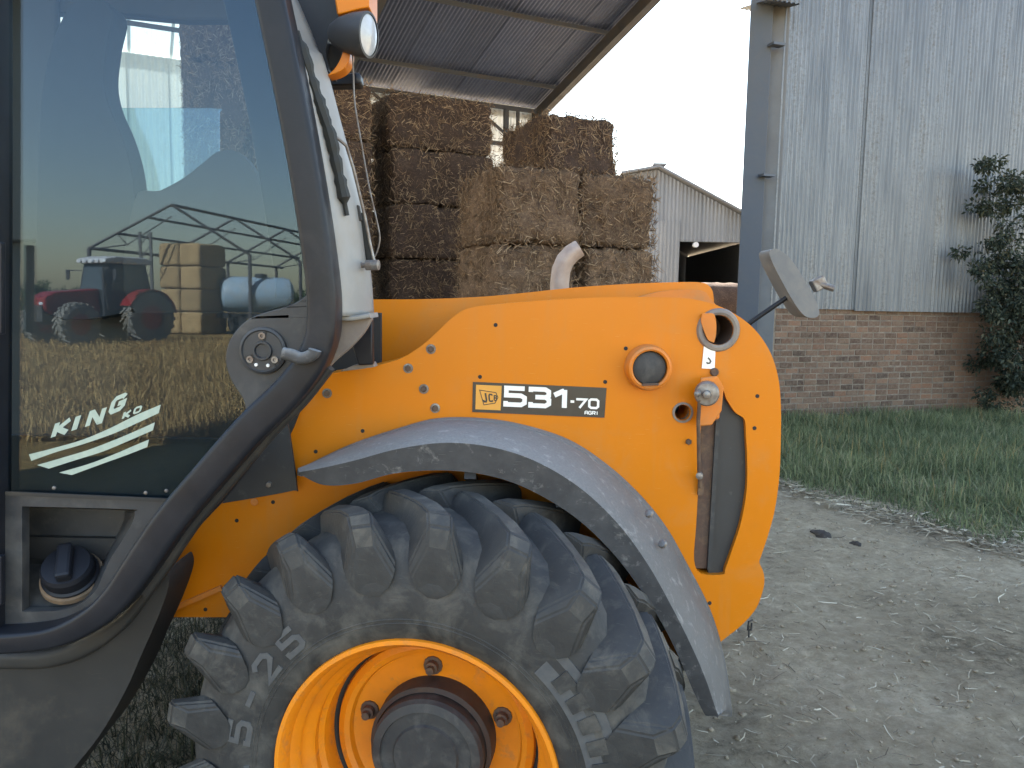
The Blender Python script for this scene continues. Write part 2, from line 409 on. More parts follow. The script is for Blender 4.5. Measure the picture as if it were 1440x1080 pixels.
def ground_mat():
    m, t, b = nodes_of('dirt_and_field')
    vec = wpos(t)
    n1 = noise_node(t, vec, 0.9, 8, 0.62, 0.3)
    n2 = noise_node(t, vec, 13, 9, 0.78)
    n3 = noise_node(t, mapping(t, vec, (16, 60, 30), (0, 0, 0.5)), 1.3, 5, 0.65, 0.9)
    n4 = noise_node(t, mapping(t, vec, (60, 18, 30), (0, 0, -0.3)), 1.3, 5, 0.65, 0.9)
    dirt = ramp(t, mathn(t, 'ADD', mathn(t, 'MULTIPLY', n1.outputs[0], 0.5), mathn(t, 'MULTIPLY', n2.outputs[0], 0.5)),
                [(0.36, (0.15, 0.118, 0.078)), (0.46, (0.35, 0.280, 0.190)), (0.54, (0.45, 0.365, 0.255)), (0.62, (0.60, 0.50, 0.36))]).outputs[0]
    st = mathn(t, 'MAXIMUM', n3.outputs[0], n4.outputs[0])
    dirt = mixc(t, ramp(t, st, [(0.62, (0, 0, 0)), (0.75, (0.75, 0.75, 0.75))]).outputs[0], dirt, (0.44, 0.38, 0.28))
    nf = noise_node(t, vec, 0.35, 6, 0.6)
    nf2 = noise_node(t, vec, 5, 6, 0.65)
    field = ramp(t, mathn(t, 'ADD', mathn(t, 'MULTIPLY', nf.outputs[0], 0.55), mathn(t, 'MULTIPLY', nf2.outputs[0], 0.45)),
                 [(0.36, (0.17, 0.10, 0.032)), (0.52, (0.34, 0.215, 0.075)), (0.66, (0.46, 0.31, 0.12))]).outputs[0]
    sx = t.nodes.new('ShaderNodeSeparateXYZ')
    t.links.new(vec, sx.inputs[0])
    yy = mathn(t, 'ADD', sx.outputs[1], mathn(t, 'MULTIPLY', nf.outputs[0], 3.0))
    f = ramp(t, mathn(t, 'ADD', mathn(t, 'MULTIPLY', yy, -0.25), 0.35), [(0.3, (0, 0, 0)), (0.7, (1, 1, 1))]).outputs[0]
    t.links.new(mixc(t, f, dirt, field), b.inputs['Base Color'])
    b.inputs['Roughness'].default_value = 0.95
    b.inputs['Specular IOR Level'].default_value = 0.2
    h = mathn(t, 'ADD', mathn(t, 'MULTIPLY', n2.outputs[0], 0.6), mathn(t, 'MULTIPLY', noise_node(t, vec, 30, 9, 0.82).outputs[0], 0.55))
    bumpn(t, b, h, 1.0, 0.085)
    return m
M['ground'] = ground_mat()

# ------------------------------------------------------------------ mesh helpers
MW = {}
def finish(o, parent):
    COL.objects.link(o)
    MW[o] = Matrix.Translation(o.location)
    if parent is not None:
        o.parent = parent
        o.matrix_parent_inverse = MW[parent].inverted()
    return o
def empty(name, loc, label=None, cat=None, group=None):
    o = bpy.data.objects.new(name, None)
    o.empty_display_size = 0.2
    o.location = loc
    finish(o, None)
    return tag(o, label, cat, group)
def tag(o, label=None, cat=None, group=None, kind=None):
    if label: o['label'] = label
    if cat: o['category'] = cat
    if group: o['group'] = group
    if kind: o['kind'] = kind
    return o
def mesh_from(name, verts, faces, mat, smooth=False, recalc=True):
    me = bpy.data.meshes.new(name)
    me.from_pydata([tuple(v) for v in verts], [], faces)
    if recalc:
        bm = bmesh.new()
        bm.from_mesh(me)
        bmesh.ops.recalc_face_normals(bm, faces=bm.faces)
        bm.to_mesh(me)
        bm.free()
    if smooth:
        me.polygons.foreach_set('use_smooth', [True] * len(me.polygons))
    me.materials.append(M[mat] if isinstance(mat, str) else mat)
    return me
def smooth_angle(o, deg=35):
    me = o.data
    me.polygons.foreach_set('use_smooth', [True] * len(me.polygons))
    bm = bmesh.new()
    bm.from_mesh(me)
    lim = math.radians(deg)
    for e in bm.edges:
        if len(e.link_faces) == 2 and e.calc_face_angle(0) > lim:
            e.smooth = False
    bm.to_mesh(me)
    bm.free()
def obj(name, verts, faces, mat, parent=None, smooth=None, bevel=0.0, seg=2, recalc=True):
    vs = [Vector(v) for v in verts]
    lo = Vector((min(v.x for v in vs), min(v.y for v in vs), min(v.z for v in vs)))
    hi = Vector((max(v.x for v in vs), max(v.y for v in vs), max(v.z for v in vs)))
    c = (lo + hi) / 2
    me = mesh_from(name, [v - c for v in vs], faces, mat, recalc=recalc)
    o = bpy.data.objects.new(name, me)
    o.location = c
    finish(o, parent)
    if smooth:
        smooth_angle(o, smooth)
    if bevel > 0:
        b = o.modifiers.new('bevel', 'BEVEL')
        b.width = bevel
        b.segments = seg
        b.limit_method = 'ANGLE'
        b.angle_limit = math.radians(38)
        b.harden_normals = False
    return o
def fast_obj(name, verts, faces, mat, parent=None, loc=(0, 0, 0)):
    """numpy arrays, all faces with the same number of corners"""
    me = bpy.data.meshes.new(name)
    nv, nf, k = len(verts), len(faces), faces.shape[1]
    me.vertices.add(nv)
    me.vertices.foreach_set('co', np.ascontiguousarray(verts, dtype=np.float32).ravel())
    me.loops.add(nf * k)
    me.loops.foreach_set('vertex_index', np.ascontiguousarray(faces, dtype=np.int32).ravel())
    me.polygons.add(nf)
    me.polygons.foreach_set('loop_start', np.arange(0, nf * k, k, dtype=np.int32))
    me.polygons.foreach_set('loop_total', np.full(nf, k, dtype=np.int32))
    me.update(calc_edges=True)
    me.validate()
    me.materials.append(M[mat])
    o = bpy.data.objects.new(name, me)
    o.location = loc
    return finish(o, parent)

class MB:
    def __init__(self):
        self.v, self.f = [], []
    def add(self, vs, fs):
        k = len(self.v)
        self.v += [Vector(v) for v in vs]
        self.f += [tuple(i + k for i in f) for f in fs]
        return self
    def box(self, c, s, R=None):
        c = Vector(c)
        vs = []
        for dz in (-1, 1):
            for dy in (-1, 1):
                for dx in (-1, 1):
                    d = Vector((dx * s[0] / 2, dy * s[1] / 2, dz * s[2] / 2))
                    vs.append(c + (R @ d if R else d))
        return self.add(vs, [(0, 2, 3, 1), (4, 5, 7, 6), (0, 1, 5, 4), (2, 6, 7, 3), (0, 4, 6, 2), (1, 3, 7, 5)])
    def bar(self, a, b, w, h, up=(0, 0, 1)):
        """rectangular bar from a to b; w across, h along up"""
        a, b = Vector(a), Vector(b)
        d = (b - a).normalized()
        s = d.cross(Vector(up)).normalized()
        u = s.cross(d)
        vs = []
        for p in (a, b):
            for x, y in ((-1, -1), (1, -1), (1, 1), (-1, 1)):
                vs.append(p + s * (x * w / 2) + u * (y * h / 2))
        return self.add(vs, [(0, 1, 2, 3), (7, 6, 5, 4), (0, 4, 5, 1), (1, 5, 6, 2), (2, 6, 7, 3), (3, 7, 4, 0)])
    def tube(self, path, r, n=10, caps=True):
        path = [Vector(p) for p in path]
        rs = r if isinstance(r, (list, tuple)) else [r] * len(path)
        t0 = (path[1] - path[0]).normalized()
        nrm = t0.orthogonal().normalized()
        rings = []
        k0 = len(self.v)
        for i, p in enumerate(path):
            if i == 0: t = t0
            elif i == len(path) - 1: t = (path[-1] - path[-2]).normalized()
            else: t = ((path[i + 1] - p).normalized() + (p - path[i - 1]).normalized()).normalized()
            nrm = (nrm - t * nrm.dot(t)).normalized()
            bn = t.cross(nrm)
            for j in range(n):
                a = 2 * PI * j / n
                self.v.append(p + (nrm * math.cos(a) + bn * math.sin(a)) * rs[i])
        for i in range(len(path) - 1):
            for j in range(n):
                a, b = k0 + i * n + j, k0 + i * n + (j + 1) % n
                self.f.append((a, b, b + n, a + n))
        if caps:
            self.f.append(tuple(k0 + j for j in range(n))[::-1])
            self.f.append(tuple(k0 + (len(path) - 1) * n + j for j in range(n)))
        return self
    def lathe(self, prof, c, axis=(0, 1, 0), n=48, cap0=False, cap1=False):
        """prof: (radius, distance along axis)"""
        c, ax = Vector(c), Vector(axis).normalized()
        e1 = Vector((0, 0, 1)) if abs(ax.z) < 0.9 else Vector((1, 0, 0))
        e1 = (e1 - ax * e1.dot(ax)).normalized()
        e2 = ax.cross(e1)
        k0 = len(self.v)
        for r, y in prof:
            for j in range(n):
                a = 2 * PI * j / n
                self.v.append(c + ax * y + (e1 * math.cos(a) + e2 * math.sin(a)) * r)
        for i in range(len(prof) - 1):
            for j in range(n):
                a, b = k0 + i * n + j, k0 + i * n + (j + 1) % n
                self.f.append((a, b, b + n, a + n))
        if cap0: self.f.append(tuple(k0 + j for j in range(n))[::-1])
        if cap1: self.f.append(tuple(k0 + (len(prof) - 1) * n + j for j in range(n)))
        return self
    def build(self, name, mat, parent=None, **k):
        return obj(name, self.v, self.f, mat, parent, **k)

def spline(pts, n=6, closed=False):
    """Catmull-Rom through (x, y) points; a third item marks a corner"""
    L = len(pts)
    if closed:
        cs = [i for i, p in enumerate(pts) if len(p) > 2]
        if cs:
            k = cs[0]
            pts = list(pts[k:]) + list(pts[:k]) + [pts[k]]
            return spline(pts, n)[:-1]
        ext = lambda i: Vector(pts[i % L][:2])
        rngi = range(L)
    else:
        rngi = range(L - 1)
    out = []
    for i in rngi:
        p1 = Vector(pts[i % L][:2]); p2 = Vector(pts[(i + 1) % L][:2])
        if closed:
            p0, p3 = ext(i - 1), ext(i + 2)
        else:
            p0 = Vector(pts[i - 1][:2]) if i > 0 and len(pts[i]) < 3 else p1 - (p2 - p1)
            p3 = Vector(pts[i + 2][:2]) if i + 2 < L and len(pts[i + 1]) < 3 else p2 + (p2 - p1)
            if len(pts[i]) > 2 and len(pts[i + 1]) > 2:
                out.append(p1)
                continue
        for k in range(n):
            t = k / n
            out.append(0.5 * ((2 * p1) + (p2 - p0) * t + (2 * p0 - 5 * p1 + 4 * p2 - p3) * t * t + (3 * p1 - p0 - 3 * p2 + p3) * t ** 3))
    if not closed:
        out.append(Vector(pts[-1][:2]))
    return [(v[0], v[1]) for v in out]
def circ(cx, cy, rx, ry=None, n=28, a0=0):
    ry = ry or rx
    return [(cx + rx * math.cos(a0 + 2 * PI * i / n), cy + ry * math.sin(a0 + 2 * PI * i / n)) for i in range(n)]
def extrude(loops, ext):
    """closed 3-D loops (first is the outline, the rest are holes) extruded by the vector ext"""
    tris = tessellate_polygon(loops)
    flat = [v for l in loops for v in l]
    n = len(flat)
    ext = Vector(ext)
    vs = [Vector(v) for v in flat] + [Vector(v) + ext for v in flat]
    fs = [tuple(t) for t in tris] + [tuple(i + n for i in t[::-1]) for t in tris]
    k = 0
    for l in loops:
        m = len(l)
        for i in range(m):
            a, b = k + i, k + (i + 1) % m
            fs.append((a, b, b + n, a + n))
        k += m
    return vs, fs
def plate(name, px, Y, thick, mat, parent, holes=(), bevel=0.004, sm=6, seg=2, tilt=None):
    def pt(p):
        q = P(p[0], p[1], Y)
        return q
    if sm: px = spline(px, sm, True)
    loops = [[pt(p) for p in px]] + [[pt(p) for p in h] for h in holes]
    vs, fs = extrude(loops, (0, thick, 0))
    return obj(name, vs, fs, mat, parent, bevel=bevel, seg=seg, smooth=30)
def sweep_y(pathpx, Y, prof, mat, name, parent, n=8, widths=None, smooth=40):
    """sweep a closed profile (s across the path in the picture plane, y in depth) along a path in the plane Y"""
    pp = spline(pathpx, n)
    pts = [P(x, y, Y) for x, y in pp]
    vs, fs = [], []
    m = len(prof)
    for i, p in enumerate(pts):
        t = (pts[min(i + 1, len(pts) - 1)] - pts[max(i - 1, 0)]).normalized()
        s = Vector((t.z, 0, -t.x))
        wd = widths(i / (len(pts) - 1)) if widths else 1.0
        for a, b in prof:
            vs.append(p + s * (a * wd) + Vector((0, b, 0)))
    for i in range(len(pts) - 1):
        for j in range(m):
            a, b = i * m + j, i * m + (j + 1) % m
            fs.append((a, b, b + m, a + m))
    fs.append(tuple(range(m))[::-1])
    fs.append(tuple((len(pts) - 1) * m + j for j in range(m)))
    return obj(name, vs, fs, mat, parent, smooth=smooth)

# stroke lettering: polylines in a unit box, (x to the right, y up)
GLY = {
 'J': [[(0.15, 0.2), (0.3, 0.0), (0.7, 0.0), (0.9, 0.2), (0.9, 1.0)]],
 'C': [[(1, 0.85), (0.8, 1), (0.2, 1), (0, 0.8), (0, 0.2), (0.2, 0), (0.8, 0), (1, 0.15)]],
 'B': [[(0, 0), (0, 1), (0.75, 1), (0.95, 0.85), (0.95, 0.65), (0.75, 0.53), (0.12, 0.53)], [(0.75, 0.5), (1, 0.38), (1, 0.15), (0.78, 0.0), (0.1, 0.0)]],
 '5': [[(0.97, 1), (0.02, 1), (0.02, 0.56), (0.78, 0.56), (0.98, 0.44), (0.98, 0.13), (0.80, 0.0), (0.0, 0.0), (0.0, 0.2)]],
 '3': [[(0.0, 0.82), (0.0, 1), (0.78, 1), (0.97, 0.88), (0.97, 0.62), (0.80, 0.52), (0.25, 0.52)], [(0.84, 0.50), (0.99, 0.38), (0.99, 0.13), (0.80, 0.0), (0.0, 0.0), (0.0, 0.2)]],
 '1': [[(0.05, 0.70), (0.62, 0.97), (0.68, 0.97)], [(0.74, 1.06), (0.74, -0.06)]],
 '7': [[(0.0, 1), (1, 1), (0.35, -0.05)]],
 '0': [[(0.2, 1), (0.8, 1), (1, 0.82), (1, 0.18), (0.8, 0), (0.2, 0), (0, 0.18), (0, 0.82), (0.2, 1)]],
 '-': [[(0.1, 0.42), (0.9, 0.42)]],
 'A': [[(0, -0.05), (0, 0.8), (0.2, 1), (0.8, 1), (1, 0.8), (1, -0.05)], [(0.08, 0.4), (0.92, 0.4)]],
 'G': [[(1, 0.85), (0.8, 1), (0.2, 1), (0, 0.8), (0, 0.2), (0.2, 0), (0.8, 0), (1, 0.18), (1, 0.48), (0.5, 0.48)]],
 'R': [[(0, -0.05), (0, 1), (0.8, 1), (1, 0.85), (1, 0.6), (0.8, 0.46), (0.1, 0.46)], [(0.55, 0.40), (1, -0.05)]],
 'I': [[(0.5, -0.05), (0.5, 1.05)]],
 'K': [[(0.05, -0.05), (0.05, 1.05)], [(0.95, 1.02), (0.22, 0.52), (0.98, -0.02)]],
 'N': [[(0, -0.05), (0, 1), (0.12, 1), (0.88, 0), (1, 0), (1, 1.05)]],
 'O': [[(0.2, 1), (0.8, 1), (1, 0.82), (1, 0.18), (0.8, 0), (0.2, 0), (0, 0.18), (0, 0.82), (0.2, 1)]],
 '2': [[(0, 0.8), (0.2, 1), (0.8, 1), (1, 0.82), (1, 0.62), (0.05, 0.0), (1, 0.0)]],
 '.': [[(0.4, 0.0), (0.6, 0.0)]],
}
def ribbon(poly, w):
    """2-D stroke with mitred joints: list of left/right pairs"""
    pts = [Vector(p) for p in poly]
    closed = (pts[0] - pts[-1]).length < 1e-6
    out = []
    n = len(pts)
    for i in range(n):
        if closed:
            a, b = pts[i - 1 if i > 0 else n - 2], pts[i + 1 if i < n - 1 else 1]
        else:
            a, b = pts[max(i - 1, 0)], pts[min(i + 1, n - 1)]
        d1 = (pts[i] - a).normalized() if (pts[i] - a).length > 1e-9 else (b - pts[i]).normalized()
        d2 = (b - pts[i]).normalized() if (b - pts[i]).length > 1e-9 else d1
        n1, n2 = Vector((-d1.y, d1.x)), Vector((-d2.y, d2.x))
        mt = (n1 + n2)
        if mt.length < 1e-6: mt = n1
        mt.normalize()
        k = min(1.0 / max(mt.dot(n1), 0.35), 2.2)
        out.append((pts[i] + mt * (w / 2 * k), pts[i] - mt * (w / 2 * k)))
    return out
def glyph_mesh(ch, to3d, gw, gh, sw, depth):
    """to3d(x, y, k) maps glyph millimetre coordinates to space; k lifts stroke by stroke"""
    mb = MB()
    for si, pl in enumerate(GLY[ch]):
        rb = ribbon([(x * gw, y * gh) for x, y in pl], sw)
        vs, fs = [], []
        for l, r in rb:
            for q in (l, r):
                vs.append(to3d(q.x, q.y, depth + si * 0.0004))
                vs.append(to3d(q.x, q.y, -0.0002))
        for i in range(len(rb) - 1):
            a = i * 4
            fs += [(a, a + 2, a + 6, a + 4), (a + 1, a + 5, a + 7, a + 3), (a, a + 4, a + 5, a + 1), (a + 2, a + 3, a + 7, a + 6)]
        fs += [(0, 1, 3, 2), (len(vs) - 4, len(vs) - 2, len(vs) - 1, len(vs) - 3)]
        mb.add(vs, fs)
    return mb

# ================================================================== SETTING
# ------------------------------------------------------------------ ground
def axis_pts(lo, hi, step, far, grow=1.25):
    c = list(np.arange(lo, hi + 1e-6, step))
    s, x = step, lo
    left = []
    while x > -far:
        s *= grow; x -= s; left.append(x)
    s, x = step, hi
    right = []
    while x < far:
        s *= grow; x += s; right.append(x)
    return np.array(left[::-1] + c + right)
def gh(x, y):
    return (0.020 * mnoise.noise(Vector((x * 1.3, y * 1.3, 3))) + 0.016 * mnoise.noise(Vector((x * 5, y * 5, 9))) + 0.011 * mnoise.noise(Vector((x * 13, y * 13, 1)))) if -2.7 < x < 5.7 and 1.3 < y < 8.1 else 0.0
gx = axis_pts(-2.6, 5.6, 0.04, 600)
gy = axis_pts(1.4, 8.0, 0.04, 600)
XX, YY = np.meshgrid(gx, gy)
ZZ = np.zeros_like(XX)
for j in range(XX.shape[0]):
    for i in range(XX.shape[1]):
        x, y = XX[j, i], YY[j, i]
        ZZ[j, i] = gh(x, y)
nx, ny = len(gx), len(gy)
idx = np.arange(nx * ny).reshape(ny, nx)
gf = np.stack([idx[:-1, :-1], idx[:-1, 1:], idx[1:, 1:], idx[1:, :-1]], -1).reshape(-1, 4)
ground = fast_obj('ground', np.stack([XX, YY, ZZ], -1).reshape(-1, 3), gf, 'ground')
ground.data.polygons.foreach_set('use_smooth', [True] * len(ground.data.polygons))
tag(ground, 'bare trampled dirt yard running out into a dry grass field', 'ground', kind='structure')

# ------------------------------------------------------------------ corrugated sheets
def corr(name, o, across, along, wd, ln, mat, parent, pitch=0.0762, amp=0.009, per=6, cut=None, skew=0.0, rows=1):
    """a corrugated sheet: o corner, across the waves, along the waves; cut(s) gives (start, end) along the waves"""
    across, along = Vector(across).normalized(), Vector(along).normalized()
    nrm = across.cross(along).normalized()
    n = max(2, int(round(wd / pitch * per)))
    vs, fs = [], []
    for i in range(n + 1):
        s = wd * i / n
        a, b = cut(s) if cut else (0.0, ln)
        h = nrm * (amp * math.sin(2 * PI * s / pitch) + skew * s / wd)
        for k in range(rows + 1):
            vs.append(Vector(o) + across * s + along * (a + (b - a) * k / rows) + h)
    m = rows + 1
    for i in range(n):
        for k in range(rows):
            fs.append((i * m + k, i * m + k + 1, (i + 1) * m + k + 1, (i + 1) * m + k))
    ob = obj(name, vs, fs, mat, parent, recalc=False)
    ob.data.polygons.foreach_set('use_smooth', [True] * len(ob.data.polygons))
    return ob

# ------------------------------------------------------------------ open hay shed
SA = Vector((0.9, 0.438, 0)).normalized()         # along the back wall, to the right and away
SV = Vector((SA.y, -SA.x, 0))                      # from the back wall towards the yard
SC = P(752, 155, 18.0)                             # back corner at the eave
ZE = SC.z
SC0 = Vector((SC.x, SC.y, 0))
RISE = 0.27
def SP(a, v, z):
    return SC0 + SA * a + SV * v + Vector((0, 0, z))
def roofz(v):
    return ZE + RISE * v
shed = empty('hay_shed', SP(-4, 5, 0), 'tall open-fronted steel hay shed with corrugated roof sheltering stacked straw bales', 'shed')
slope = (SV + Vector((0, 0, RISE))).normalized()
for i in range(22):
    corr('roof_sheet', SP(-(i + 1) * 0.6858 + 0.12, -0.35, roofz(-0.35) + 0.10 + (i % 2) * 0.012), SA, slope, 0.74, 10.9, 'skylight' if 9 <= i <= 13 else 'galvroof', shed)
for v in (0.9, 2.9, 4.9, 6.9, 8.9):
    MB().bar(SP(0.1, v, roofz(v) + 0.035), SP(-15.2, v, roofz(v) + 0.035), 0.05, 0.07).build('purlin', 'beamdark', shed)
for a in (0.02, -4.4, -8.8, -13.2):
    wdt = 0.16 if a > -1 else 0.14
    MB().bar(SP(a, -0.3, roofz(-0.3) - 0.16), SP(a, 10.3, roofz(10.3) - 0.14), wdt, 0.22).build('rafter', 'beamdark', shed)
    MB().box(SP(a, 0.1, (ZE - 0.3) / 2), (0.20, 0.22, ZE - 0.3), Matrix.Rotation(math.atan2(SA.y, SA.x), 3, 'Z')).build('post', 'beam', shed)
    if a < -12:
        MB().box(SP(a, 10.2, (roofz(10.2) - 0.3) / 2), (0.20, 0.22, roofz(10.2) - 0.3), Matrix.Rotation(math.atan2(SA.y, SA.x), 3, 'Z')).build('post', 'beam', shed)
for z, h in ((ZE - 0.10, 0.08), (ZE - 0.86, 0.08)):
    MB().bar(SP(-0.1, 0.28, z), SP(-6.4, 0.28, z), 0.07, h).build('truss_chord', 'beamdark', shed)
for k in range(6):
    a = -0.55 - k * 1.1
    MB().bar(SP(a, 0.28, ZE - 0.83), SP(a, 0.28, ZE - 0.13), 0.06, 0.06, SA).build('truss_strut', 'beamdark', shed)
    if k % 3 == 0:
        MB().bar(SP(a - 0.28, 0.28, ZE - 0.83), SP(a - 0.28, 0.28, ZE - 0.13), 0.10, 0.09, SA).build('truss_strut', 'beamdark', shed)
    if k < 5:
        s = 0 if k % 2 == 0 else 1
        MB().bar(SP(a - 0.08 - s * 0.95, 0.29, ZE - 0.80), SP(a - 1.02 + s * 0.95, 0.29, ZE - 0.16), 0.05, 0.05, SA).build('truss_brace', 'beamdark', shed)
for i in range(22):
    top = ZE + 0.02 - (0.30 if i == 4 else 0.0)
    corr('wall_sheet', SP(-(i + 1) * 0.6858 + 0.08, -0.02 + (i % 2) * 0.012, 0.02), SA, (0, 0, 1), 0.73, top, 'fibre', shed, pitch=0.11, amp=0.014)
for z in (ZE - 1.6, ZE - 3.4, 1.2):
    MB().bar(SP(-0.1, 0.075, z), SP(-6.4, 0.075, z), 0.06, 0.07).build('girt', 'beamdark', shed)

# ------------------------------------------------------------------ big square bales
def bale_mesh(wd, dp, h, seed, amp=0.048, cuts=18):
    bm = bmesh.new()
    bmesh.ops.create_cube(bm, size=1.0)
    bmesh.ops.subdivide_edges(bm, edges=bm.edges[:], cuts=cuts, use_grid_fill=True)
    for v in bm.verts:
        c = v.co * 2
        p = 12
        L = (abs(c.x) ** p + abs(c.y) ** p + abs(c.z) ** p) ** (1 / p)
        c = c / L
        q = Vector((c.x * wd / 2, c.y * dp / 2, c.z * h / 2))
        s = Vector((seed * 7.1, seed * 3.3, seed))
        d = mnoise.noise(q * 2.2 + s) * amp + mnoise.noise(q * 7 + s) * amp * 0.75 + mnoise.noise(q * 19 + s) * amp * 0.5
        # flakes of the bale across its length
        d += 0.010 * math.sin(q.x * 26 + 2 * mnoise.noise(q * 1.5 + s))
        q = q + v.co.normalized() * d
        q.z = min(max(q.z, -h / 2), h / 2 + 0.02)
        v.co = q + Vector((0, 0, h / 2))
    me = bpy.data.meshes.new('straw_bale')
    bm.to_mesh(me)
    bm.free()
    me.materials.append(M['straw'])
    me.polygons.foreach_set('use_smooth', [True] * len(me.polygons))
    # loose strands
    r = np.random.default_rng(seed)
    N = 5200
    areas = np.array([dp * h, dp * h, wd * h, wd * h, wd * dp])
    fc = r.choice(5, N, p=areas / areas.sum())
    U, W = r.uniform(-0.5, 0.5, N), r.uniform(-0.5, 0.5, N)
    pos = np.zeros((N, 3)); nr = np.zeros((N, 3))
    for k in range(5):
        mk = fc == k
        if k < 2:
            sg = -1 if k == 0 else 1
            pos[mk] = np.stack([np.full(mk.sum(), sg * wd / 2), U[mk] * dp, W[mk] * h + h / 2], -1); nr[mk] = (sg, 0, 0)
        elif k < 4:
            sg = -1 if k == 2 else 1
            pos[mk] = np.stack([U[mk] * wd, np.full(mk.sum(), sg * dp / 2), W[mk] * h + h / 2], -1); nr[mk] = (0, sg, 0)
        else:
            pos[mk] = np.stack([U[mk] * wd, W[mk] * dp, np.full(mk.sum(), h)], -1); nr[mk] = (0, 0, 1)
    dr = r.normal(size=(N, 3))
    dr -= nr * (dr * nr).sum(1, keepdims=True)
    dr /= np.linalg.norm(dr, axis=1, keepdims=True)
    tilt = np.abs(r.normal(0, 0.28, (N, 1)))
    dr = dr + nr * tilt
    ln = r.uniform(0.03, 0.115, (N, 1))
    sd = np.cross(dr, nr)
    sd /= np.linalg.norm(sd, axis=1, keepdims=True)
    wv = r.uniform(0.0025, 0.006, (N, 1))
    base = pos + nr * 0.006
    base[:, 2] = np.maximum(base[:, 2], 0.02)
    vs = np.stack([base - sd * wv, base + sd * wv, base + dr * ln + sd * wv * 0.6, base + dr * ln - sd * wv * 0.6], 1)
    vs[:, :, 2] = np.maximum(vs[:, :, 2], 0.005)
    fcs = np.arange(N * 4).reshape(N, 4)
    so = fast_obj('loose_straw', vs.reshape(-1, 3), fcs, 'strand')
    sm = so.data
    bpy.data.objects.remove(so)
    return me, sm
BH = 0.79
KINDS = {'square': [bale_mesh(0.93, 1.30, BH, s) for s in (1, 2, 3)], 'long': [bale_mesh(1.64, 1.30, BH, s) for s in (4, 5, 6)]}
bale_n = 0
def bale(kind, loc, rz, label, group, mat=None, strands=True):
    global bale_n
    me, sm = KINDS[kind][bale_n % 3]
    bale_n += 1
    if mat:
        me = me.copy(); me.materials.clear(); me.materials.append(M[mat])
    o = bpy.data.objects.new('straw_bale', me)
    o.location = loc
    o.rotation_euler = (0, 0, rz)
    COL.objects.link(o)
    tag(o, label, 'straw bale', group)
    if strands:
        c = bpy.data.objects.new('loose_straw', sm)
        COL.objects.link(c)
        c.parent = o
        c['kind'] = 'stuff'
    return o
SRZ = math.atan2(SA.y, SA.x)
NTH = ['bottom layer', 'second layer up', 'third layer up', 'fourth layer up', 'fifth layer up', 'sixth layer up', 'seventh layer up']
FN = P(712, 235, 8.2); FN.z = 0
for k in range(2):
    for j in range(2):
        if k == 1 and j == 0:
            continue
        for r in range(4):
            c = FN + SA * (0.465 + 0.955 * j) - SV * (0.65 + 1.33 * k) + Vector((random.uniform(-0.02, 0.02), random.uniform(-0.02, 0.02), r * BH))
            lay = ['bottom layer', 'second layer up', 'third layer up', 'top layer'][r]
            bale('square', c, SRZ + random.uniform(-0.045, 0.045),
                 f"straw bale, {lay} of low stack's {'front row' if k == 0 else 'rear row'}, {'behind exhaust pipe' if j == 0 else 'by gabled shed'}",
                 'bales of the low stack behind the telehandler', 'straw_open_light')
tb = P(772, 185, 9.35)
bale('square', (tb.x + 0.465 * SA.x - 0.65 * SV.x, tb.y + 0.465 * SA.y - 0.65 * SV.y, 4 * BH), SRZ + 0.02,
     'single dark straw bale lying on top of the low bale stack against the sky', 'bales of the low stack behind the telehandler')
tn = P(549, 140, 11.6)
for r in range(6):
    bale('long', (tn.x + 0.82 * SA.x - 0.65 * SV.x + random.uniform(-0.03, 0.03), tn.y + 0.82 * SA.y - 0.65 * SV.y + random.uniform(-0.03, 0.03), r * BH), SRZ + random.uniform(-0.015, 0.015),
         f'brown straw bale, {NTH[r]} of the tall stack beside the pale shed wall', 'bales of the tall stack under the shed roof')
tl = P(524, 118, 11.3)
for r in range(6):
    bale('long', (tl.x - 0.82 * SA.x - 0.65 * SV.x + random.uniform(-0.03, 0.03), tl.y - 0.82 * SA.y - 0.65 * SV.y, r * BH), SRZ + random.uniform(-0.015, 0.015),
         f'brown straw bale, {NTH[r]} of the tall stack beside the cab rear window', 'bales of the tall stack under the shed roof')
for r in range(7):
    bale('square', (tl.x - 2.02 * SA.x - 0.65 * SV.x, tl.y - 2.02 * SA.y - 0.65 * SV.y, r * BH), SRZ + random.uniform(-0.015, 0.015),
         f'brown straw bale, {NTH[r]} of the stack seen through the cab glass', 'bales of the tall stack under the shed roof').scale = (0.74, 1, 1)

# ------------------------------------------------------------------ far gabled shed
fs_ = empty('gabled_shed', PZ(990, 505, 0) * 0 + Vector((P(990, 400, 27).x, 27, 0)), 'distant grey corrugated gabled shed with a dark doorway behind the bales', 'shed')
FY = 27.0
gl, gp, gr = P(872, 246, FY), P(925, 237, FY), P(1090, 327, FY)
op_l, op_z = P(953, 400, FY).x, P(990, 340, FY).z
def gtop(x):
    if x < gp.x: return gl.z + (gp.z - gl.z) * (x - gl.x) / (gp.x - gl.x)
    return gp.z + (gr.z - gp.z) * (x - gp.x) / (gr.x - gp.x)
x = gl.x
i = 0
lap = P(930, 314, FY).z
while x < gr.x - 0.05:
    lim = op_l if x < op_l - 0.01 else gr.x
    wdt = min(0.78, lim - x)
    lo = lap if x < op_l - 0.01 else op_z
    corr('wall_sheet', (x, FY + (i % 2) * 0.012, 0), (1, 0, 0), (0, 0, 1), wdt, 1, 'galvfar', fs_, pitch=0.13, amp=0.016, cut=lambda s, x=x, lo=lo: (lo, gtop(x + s) - 0.03))
    if x < op_l - 0.01:
        corr('wall_sheet', (x, FY - 0.05 + (i % 2) * 0.012, 0), (1, 0, 0), (0, 0, 1), wdt, lap + 0.08, 'galvfar', fs_, pitch=0.13, amp=0.016)
    x += wdt
    i += 1
